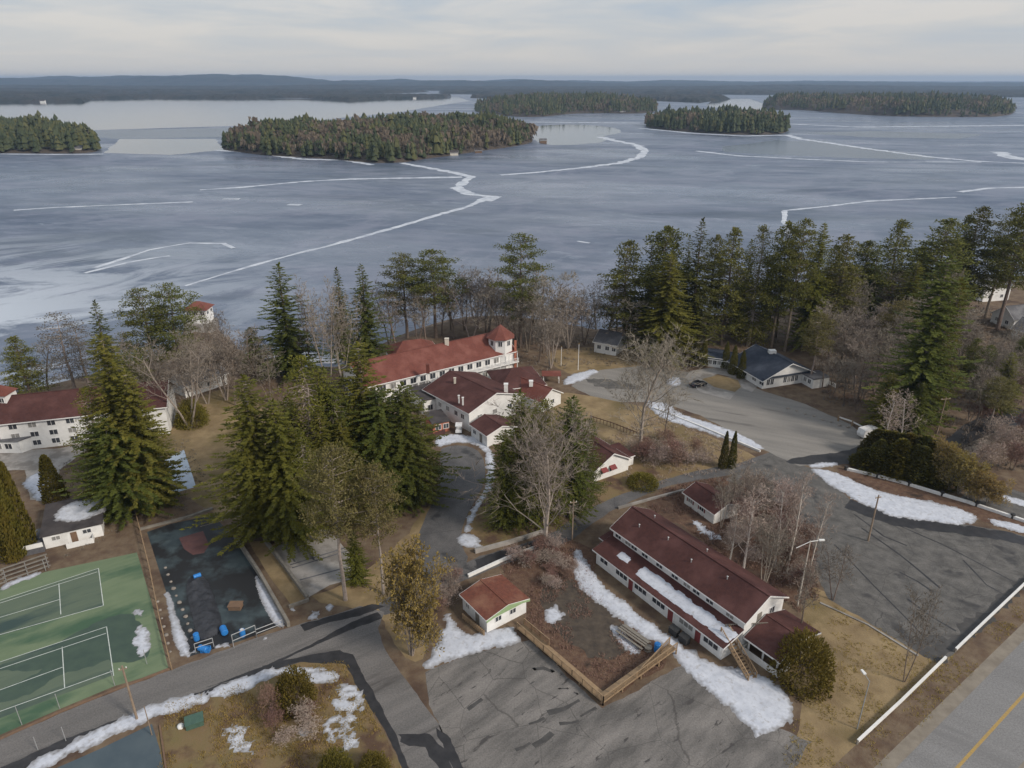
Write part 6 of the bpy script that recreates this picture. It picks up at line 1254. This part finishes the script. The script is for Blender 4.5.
T('pine', 402, 253, 338, 54, 'white pine with layered top behind the red guest house, left one', var=1); T('pine', 432, 249, 338, 60, 'white pine with layered top behind the red guest house, right one', var=2); T('pine', 521, 233, 345, 56, 'lone tall white pine above the tower', var=3)
T('spruce_m', 250, 352, 372, 24, 'small dark fir at the shore by the bare trees')
for k, (u, vt, vb) in enumerate([(452, 282, 338), (463, 276, 330), (476, 272, 328), (488, 275, 332), (500, 278, 326), (512, 285, 332), (534, 280, 345), (546, 273, 352), (558, 284, 345), (540, 300, 362), (528, 295, 352), (570, 290, 348), (440, 290, 335), (415, 290, 342), (470, 290, 342), (393, 300, 348), (586, 300, 345), (603, 285, 348), (612, 280, 342), (620, 292, 350), (552, 312, 368), (424, 295, 345), (485, 285, 340), (505, 290, 345), (449, 280, 330), (520, 288, 348)]):
    T(('bare', 'bare', 'bare_pale')[k % 3], u, vt, vb, 38 + (k % 4) * 5, 'grey bare tree in the shore belt behind the lodge', 'bare trees along the shore behind the lodge')
# centre cluster
T('spruce_y', 243, 376, 532, 100, 'broad olive spruce above the basketball court, leftmost of the big cluster'); T('spruce_y', 300, 356, 515, 100, 'tall olive spruce in the middle of the big cluster'); T('spruce_y', 272, 400, 536, 92, 'low olive spruce filling the big cluster')
T('spruce_y', 358, 343, 500, 88, 'slender olive spruce with thin top, tallest of the big cluster'); T('spruce_m', 332, 392, 510, 92, 'dark spruce between the slender and the middle one'); T('spruce_m', 402, 383, 503, 88, 'dark green spruce beside the curved driveway'); T('spruce_m', 378, 388, 507, 86, 'dark green spruce left of the driveway spruce'); T('spruce_y', 420, 402, 500, 38, 'small olive spruce at the right end of the big cluster')
T('spruce_y', 318, 410, 522, 62, 'olive spruce filling the middle of the big cluster', var=3); T('spruce_m', 285, 398, 518, 62, 'dark spruce behind the leftmost of the big cluster', var=1); T('spruce_y', 340, 420, 520, 54, 'olive spruce behind the pale pine crowns', var=0); T('spruce_y', 300, 430, 535, 56, 'short olive spruce behind the pale pine')
T('spruce_y', 322, 368, 508, 84, 'olive spruce just right of the middle one in the big cluster'); T('spruce_m', 345, 378, 500, 80, 'dark spruce in front of the lodge roof end'); T('pine_pale', 328, 446, 600, 66, 'pale green pine with tall bare trunk over the shuffleboard court'); T('pine_pale', 372, 464, 594, 50, 'yellow green pine right of the pale one'); T('spruce_y', 352, 530, 585, 30, 'small young spruce under the yellow green pine')
T('willow', 405, 560, 655, 54, 'round yellow green willow by the road junction')
# cluster right of driveway
T('spruce_m', 520, 390, 522, 66, 'dark spruce left of the big bare tree'); T('spruce_y', 545, 400, 520, 70, 'olive spruce behind the big bare tree'); T('spruce_m', 573, 397, 512, 66, 'dark spruce beside the gable cottage'); T('spruce_m', 505, 430, 528, 44, 'low dark spruce above the grass corner'); T('spruce_m', 590, 418, 508, 40, 'small spruce touching the gable cottage'); T('spruce_y', 535, 400, 505, 46, 'hidden olive spruce at the back of the driveway cluster')
T('bare_big', 547, 436, 548, 150, 'big spreading bare tree in front of the spruces', var=0); T('bare_big', 649, 340, 450, 118, 'big pale bare tree above the tan lawn', var=1)
T('bare', 668, 390, 440, 30, 'small bare tree beside the big pale one'); 
# right shore belt
for k, (kd, u, vt, vb, w_, lab) in enumerate([('pine_low', 630, 240, 348, 46, 'dark pine at the left end of the right shore belt'), ('spruce', 652, 246, 350, 40, 'dark spruce second from the left in the right shore belt'), ('pine_low', 668, 225, 348, 48, 'tall pine third from the left in the right shore belt'), ('spruce_y', 671, 254, 360, 62, 'broad yellow green spruce in front of the shore belt'),
        ('spruce', 703, 219, 352, 44, 'tall dark spruce right of the yellow green one'), ('pine_low', 735, 227, 345, 42, 'dark pine behind the blue roofed hall, left side'), ('spruce_y', 765, 225, 345, 42, 'olive spruce behind the blue roof'), ('pine_low', 790, 221, 348, 38, 'tall pine behind the skylight of the hall'), ('pine', 806, 218, 352, 36, 'thin pine with bare lower trunk behind the hall'),
        ('spruce_y', 825, 222, 348, 42, 'olive spruce right of the thin pine'), ('pine_low', 848, 234, 345, 44, 'dark bushy pine above the right end of the hall'), ('pine_low', 870, 240, 332, 36, 'ragged pine at the left of the grey bare wood'), ('pine_low', 903, 219, 328, 42, 'round topped pine above the grey bare wood'), ('spruce', 880, 246, 335, 30, 'short spruce between pines above the bare wood'), ('pine_low', 950, 218, 330, 56, 'olive pine above the large right spruce'),
        ('pine_low', 985, 206, 322, 40, 'slim tall pine near the right edge'), ('pine', 1014, 212, 318, 34, 'pine second from the right edge'), ('pine_low', 1034, 200, 330, 44, 'tall pine cut by the right edge'), ('pine_low', 970, 215, 318, 34, 'pine between the olive one and the slim tall one'), ('pine_low', 718, 235, 335, 30, 'pine partly hidden behind the tall dark spruce'), ('spruce', 776, 235, 335, 28, 'thin spruce between olive spruce and tall pine'), ('spruce', 752, 240, 332, 28, 'thin dark spruce behind the hall roof'),
        ('spruce', 690, 236, 335, 30, 'spruce peeking out left of the tall dark one'), ('pine_low', 838, 245, 335, 30, 'pine behind the olive spruce over the hall'), ('pine_low', 925, 246, 322, 36, 'green pine left of the olive one above the bare wood'), ('spruce_y', 918, 262, 340, 34, 'pale olive spruce standing in the grey bare wood')]):
    T(kd, u, vt, vb, w_ * 1.3, lab)
T('spruce_m', 950, 256, 428, 92, 'very large dark spruce at the right, tallest of all', var=0); T('spruce_y', 962, 278, 425, 46, 'olive spruce merged into the very large right one'); T('spruce_m', 930, 330, 415, 44, 'dark spruce at the left foot of the very large one')
T('pine_pale', 822, 314, 384, 34, 'pale green pine at the right end of the hall'); T('pine_pale', 905, 300, 372, 40, 'grey green pine in the middle of the bare wood'); T('spruce_y', 893, 372, 434, 34, 'olive evergreen behind the cedar hedge, left of two'); T('spruce_m', 924, 382, 438, 34, 'olive evergreen behind the cedar hedge, right of two')
for k_, (u_, vt_, vb_, kd_, w__, l_) in enumerate([(992, 345, 398, 'spruce_m', 34, 'green spruce on the slope below the pale houses'), (1014, 352, 412, 'spruce_y', 36, 'olive spruce near the right edge above the side road'), (1003, 378, 430, 'pine_pale', 34, 'pale pine beside the dark side road'), (978, 338, 385, 'pine_low', 30, 'small pine right of the very large spruce'), (1026, 335, 390, 'spruce_m', 36, 'dark spruce cut by the right edge below the houses')]): T(kd_, u_, vt_, vb_, w__, l_)
for k_ in range(14): T(('bare', 'bare_pale')[k_ % 2], 972 + (k_ * 37 % 58), 318 + (k_ * 23 % 60), 366 + (k_ * 23 % 60), 34, 'grey bare tree on the slope at the right edge', 'bare trees on the right slope')
T('birch', 897, 394, 450, 36, 'small white birch above the cedar hedge, left of two'); T('birch', 913, 392, 450, 34, 'small white birch above the cedar hedge, right of two')
rng = random.Random(8)
for k in range(40):
    u = rng.uniform(838, 968); vb = rng.uniform(318, 405); 
    if 925 < u < 985 and vb > 380: continue
    hpx = rng.uniform(46, 66); T(('bare', 'bare_pale', 'bare')[k % 3], u, vb - hpx, vb, rng.uniform(34, 48), 'grey brown bare tree in the right wood', 'bare trees of the right wood')
for k in range(16):
    u = rng.uniform(690, 860); vb = rng.uniform(322, 338); T('bare', u, vb - rng.uniform(40, 60), vb, rng.uniform(28, 38), 'bare tree between the shore pines behind the hall', 'bare trees between the shore pines')
for k, (u, vb) in enumerate([(838, 398), (852, 404), (865, 412), (830, 388), (846, 385), (870, 398), (985, 425), (1005, 402), (1020, 395), (1000, 445), (1018, 470), (990, 470), (1030, 440), (1010, 455)]):
    T('shrub' if k > 5 else 'bare', u, vb - (22 if k > 5 else 42), vb, 30, 'brown leafless growth beside the side road' if k > 5 else 'thin bare tree at the upper right of the pale lot', 'leafless growth by the side road' if k > 5 else 'thin bare trees by the pale lot')
# cedars
for u, vt, vb, w_, lab in [(-4, 460, 552, 20, 'olive columnar cedar cut by the left edge'), (9, 462, 556, 19, 'olive columnar cedar second from the left edge'), (22, 464, 548, 17, 'olive columnar cedar third from the left edge'), (43, 456, 500, 20, 'shorter olive cedar standing alone on the inn terrace'), (12, 490, 560, 18, 'olive cedar in front of the left edge row')]: T('cedar', u - 21 if u < 30 else u, vt, vb, w_, lab)
for u, vt, vb, w_, lab in [(727.5, 432, 468, 8.5, 'dark columnar cedar at the lot entrance, left of the pair'), (736, 432, 468, 8.5, 'green columnar cedar at the lot entrance, right of the pair'), (728, 342, 368, 8, 'narrow cedar against the hall wall, leftmost of three'), (736, 346, 374, 8.5, 'narrow cedar against the hall wall, middle of three'), (744.5, 351, 378, 8.5, 'narrow cedar against the hall wall, rightmost of three'), (698, 338, 366, 9, 'dark cedar before the low hall wing, left one'), (706, 337, 366, 8, 'dark cedar before the low hall wing, right one')]: T('cedar_dark', u, vt, vb, w_, lab)
for k in range(12):
    t = k / 11; T('cedar' if k % 4 == 1 else 'cedar_dark', 868 + 80 * t, 439 + 12 * t + 5 * math.sin(k * 2.3) + 10 * (2 * t - 1) ** 2, 466 + 20 * t, 27 + 5 * math.sin(k * 1.7), 'tall dark cedar in the hedge behind the low white wall', 'cedars of the dense hedge')
for k in range(8):
    t = k / 7; T('cedar' if k % 3 == 1 else 'cedar_dark', 880 + 56 * t, 430 + 9 * t + 4 * math.sin(k * 3.1), 456 + 16 * t, 30, 'cedar in the rear row of the dense hedge', 'cedars in the rear row of the hedge')
for k in range(6): T('willow', 950 + 9 * k, 446 + 7 * k, 486 + 4 * k, 24, 'olive twiggy shrub at the right end of the hedge', 'olive shrubs at the hedge end')
# bushes and small trees
T('bush', 290, 668, 703, 40, 'round bright olive bush on the grass island'); T('bush', 811, 630, 678, 58, 'large round olive bush beside the motel annex'); T('bush', 332, 750, 782, 36, 'olive bush at the bottom edge of the picture'); T('bush', 372, 752, 776, 32, 'second olive bush at the bottom edge'); T('bush', 644, 473, 485, 30, 'low green juniper beside the gable cottage')
T('shrub', 268, 690, 712, 26, 'small brown bare shrub beside the olive bush', var=0)
T('birch', 757, 486, 582, 52, 'white birch in front of the motel roof, tallest birch', var=0); T('birch', 790, 482, 566, 34, 'slim birch right of the tallest one'); T('birch', 806, 470, 572, 34, 'slim birch by the dark lot'); T('birch', 826, 490, 566, 28, 'pale thin birch at the lot edge'); T('birch', 738, 500, 575, 40, 'small birch left of the tallest one')
T('bare', 930, 592, 682, 36, 'dark leafless tree at the bottom corner of the dark lot'); T('bare', 815, 560, 640, 36, 'leafless tree above the large olive bush'); T('bare_pale', 775, 520, 590, 44, 'bare tree behind the birch trunks'); T('bare_pale', 728, 478, 528, 30, 'bare tree behind the little white cabin'); T('bare', 845, 545, 600, 36, 'leaning bare tree at the edge of the dark lot')
T('bare', 448, 566, 600, 34, 'bare scrub tree above the small shed'); T('bare', 430, 575, 612, 34, 'bare scrub tree between willow and shed')
rng = random.Random(21)
def scatter(n_, px, kind, hp, wp_, label, group):
    poly = np.array([tuple(at(u, v_).xy) for u, v_ in px]); us = [p[0] for p in px]; vs = [p[1] for p in px]; k = 0; tries = 0
    while k < n_ and tries < 4000:
        tries += 1; u = rng.uniform(min(us), max(us)); v_ = rng.uniform(min(vs), max(vs)); p = at(u, v_)
        if poly_sdf(np.array([p.x]), np.array([p.y]), poly)[0] < .3: continue
        T(kind, u, v_ - rng.uniform(*hp), v_, rng.uniform(*wp_), label, group); k += 1
scatter(24, [(690, 512), (725, 485), (790, 500), (812, 540), (815, 590), (790, 590), (745, 560), (715, 540)], 'shrub', (9, 20), (20, 32), 'tangled leafless shrub in the thicket behind the motel', 'leafless shrubs behind the motel')
scatter(5, [(720, 520), (740, 500), (800, 520), (810, 545), (805, 585), (780, 570)], 'bare', (36, 60), (28, 38), 'grey bare tree in the thicket behind the motel', 'bare trees in the motel thicket')
scatter(14, [(590, 455), (640, 440), (700, 440), (730, 460), (700, 475), (650, 465)], 'shrub', (8, 16), (18, 28), 'low leafless shrub on the bank above the gable cottage', 'shrubs on the cottage bank')
scatter(5, [(250, 715), (300, 705), (330, 740), (300, 765), (250, 715)], 'shrub', (8, 14), (22, 32), 'low brown shrub on the grass island', 'brown shrubs on the grass island')
scatter(9, [(530, 590), (560, 560), (590, 560), (570, 580), (545, 600)], 'shrub', (5, 9), (14, 22), 'low rusty shrub in the yard by the shed', 'rusty shrubs by the shed')
scatter(10, [(505, 555), (555, 545), (560, 560), (510, 575)], 'shrub', (6, 12), (16, 26), 'low rusty shrub above the small shed', 'rusty shrubs above the shed')
scatter(8, [(425, 590), (460, 570), (458, 600), (435, 620)], 'shrub', (8, 14), (18, 26), 'grey scrub left of the small shed', 'grey scrub beside the shed')
# ------------------------------------------------------------------ undergrowth and litter
def undergrowth(px, n_, label, mt, h=(.25, .7), wd=.035, seed=1):
    rng = random.Random(seed); P = np.array([tuple(at(u, v_).xy) for u, v_ in px]); x0, y0 = P.min(0); x1, y1 = P.max(0); X = np.array([rng.uniform(x0, x1) for _ in range(n_)]); Y = np.array([rng.uniform(y0, y1) for _ in range(n_)]); s = poly_sdf(X, Y, P); b = MB()
    Zs = land_h(X, Y)
    for i in range(n_):
        if s[i] < 0 or fbm(X[i], Y[i], .25, seed) < -.12: continue
        c = Vector((X[i], Y[i], Zs[i]))
        for k in range(5):
            d = Vector((rng.gauss(0, .55), rng.gauss(0, .55), 1)).normalized() * rng.uniform(*h); s_ = Vector((rng.gauss(0, 1), rng.gauss(0, 1), 0)).normalized() * wd; q = c + Vector((rng.uniform(-.25, .25), rng.uniform(-.25, .25), 0)); b.face([q - s_, q + s_, q + d])
    o = b.build('undergrowth', M[mt]); return tag(o, label, kind='stuff')
undergrowth([(660, 490), (700, 480), (760, 476), (800, 495), (818, 540), (818, 600), (800, 612), (740, 575), (690, 530), (640, 505)], 9000, 'dry twiggy undergrowth behind the motel', 'twig_red', seed=1, wd=.05)
undergrowth([(505, 548), (560, 538), (600, 548), (592, 590), (640, 632), (680, 655), (602, 700), (520, 632), (530, 605), (500, 575)], 5000, 'rusty dead weeds in the yard by the shed', 'twig_red', (.15, .45), .05, 2)
undergrowth([(165, 705), (300, 668), (345, 660), (362, 690), (402, 775), (160, 775)], 5200, 'dry weeds over the grass island', 'willow', (.12, .35), .05, 3)
undergrowth([(812, 590), (870, 625), (950, 660), (1020, 600), (1024, 620), (880, 768), (780, 768), (800, 700)], 7000, 'dry grass tufts beside the highway', 'willow', (.1, .28), .05, 4)
undergrowth([(840, 330), (960, 300), (1060, 330), (1060, 470), (990, 470), (880, 420), (820, 400)], 12000, 'leafless undergrowth of the right wood', 'twig', (.4, 1.2), .08, 5)
undergrowth([(590, 450), (650, 412), (745, 452), (760, 462), (690, 478), (640, 490)], 4500, 'dry weeds on the bank above the gable cottage', 'twig_pale', (.15, .5), .06, 6)
undergrowth([(40, 480), (110, 430), (190, 440), (215, 500), (215, 512), (135, 525), (60, 560)], 4000, 'leaf litter stalks under the left trees', 'twig', (.1, .4), .06, 7)
undergrowth([(250, 370), (345, 372), (400, 340), (600, 335), (840, 305), (840, 345), (600, 368), (520, 372), (500, 345), (380, 352), (330, 395), (240, 400)], 9000, 'undergrowth along the near shore', 'twig', (.3, 1.0), .08, 8)
# ------------------------------------------------------------------ tell the repeats of a row apart by their place
ORD = ['leftmost', 'second', 'third', 'fourth', 'fifth', 'sixth', 'seventh', 'eighth', 'ninth', 'tenth', 'eleventh', 'twelfth', 'thirteenth', 'fourteenth', 'fifteenth', 'sixteenth', 'seventeenth', 'eighteenth', 'nineteenth', 'twentieth', 'twenty-first', 'twenty-second', 'twenty-third', 'twenty-fourth', 'twenty-fifth', 'twenty-sixth']
rows = {}
for o in D.objects:
    if o.get('group') and o.parent is None: rows.setdefault((o['group'], o['label']), []).append(o)
def pu(o): x, y, z = o.location; return x / (y * CP - (z - CH) * SP)
for (g_, lab), os_ in rows.items():
    if 26 < len(os_) <= 78:
        os_ = sorted(os_, key=lambda o: o.location.y); n3 = (len(os_) + 2) // 3
        for k, nm in enumerate(('front', 'middle', 'back')):
            for i, o in enumerate(sorted(os_[k * n3:(k + 1) * n3], key=pu)): o['label'] = ORD[i] + (' in' if i == 0 else ' from the left in') + ' the ' + nm + ' rank: ' + lab
    if 2 < len(os_) <= 26 and len(lab.split()) < 12:
        for i, o in enumerate(sorted(os_, key=pu)):
            o['label'] = (ORD[i] + (' ' if i == 0 else ' from the left, ')) + lab if i == 0 else ORD[i] + ' from the left: ' + lab
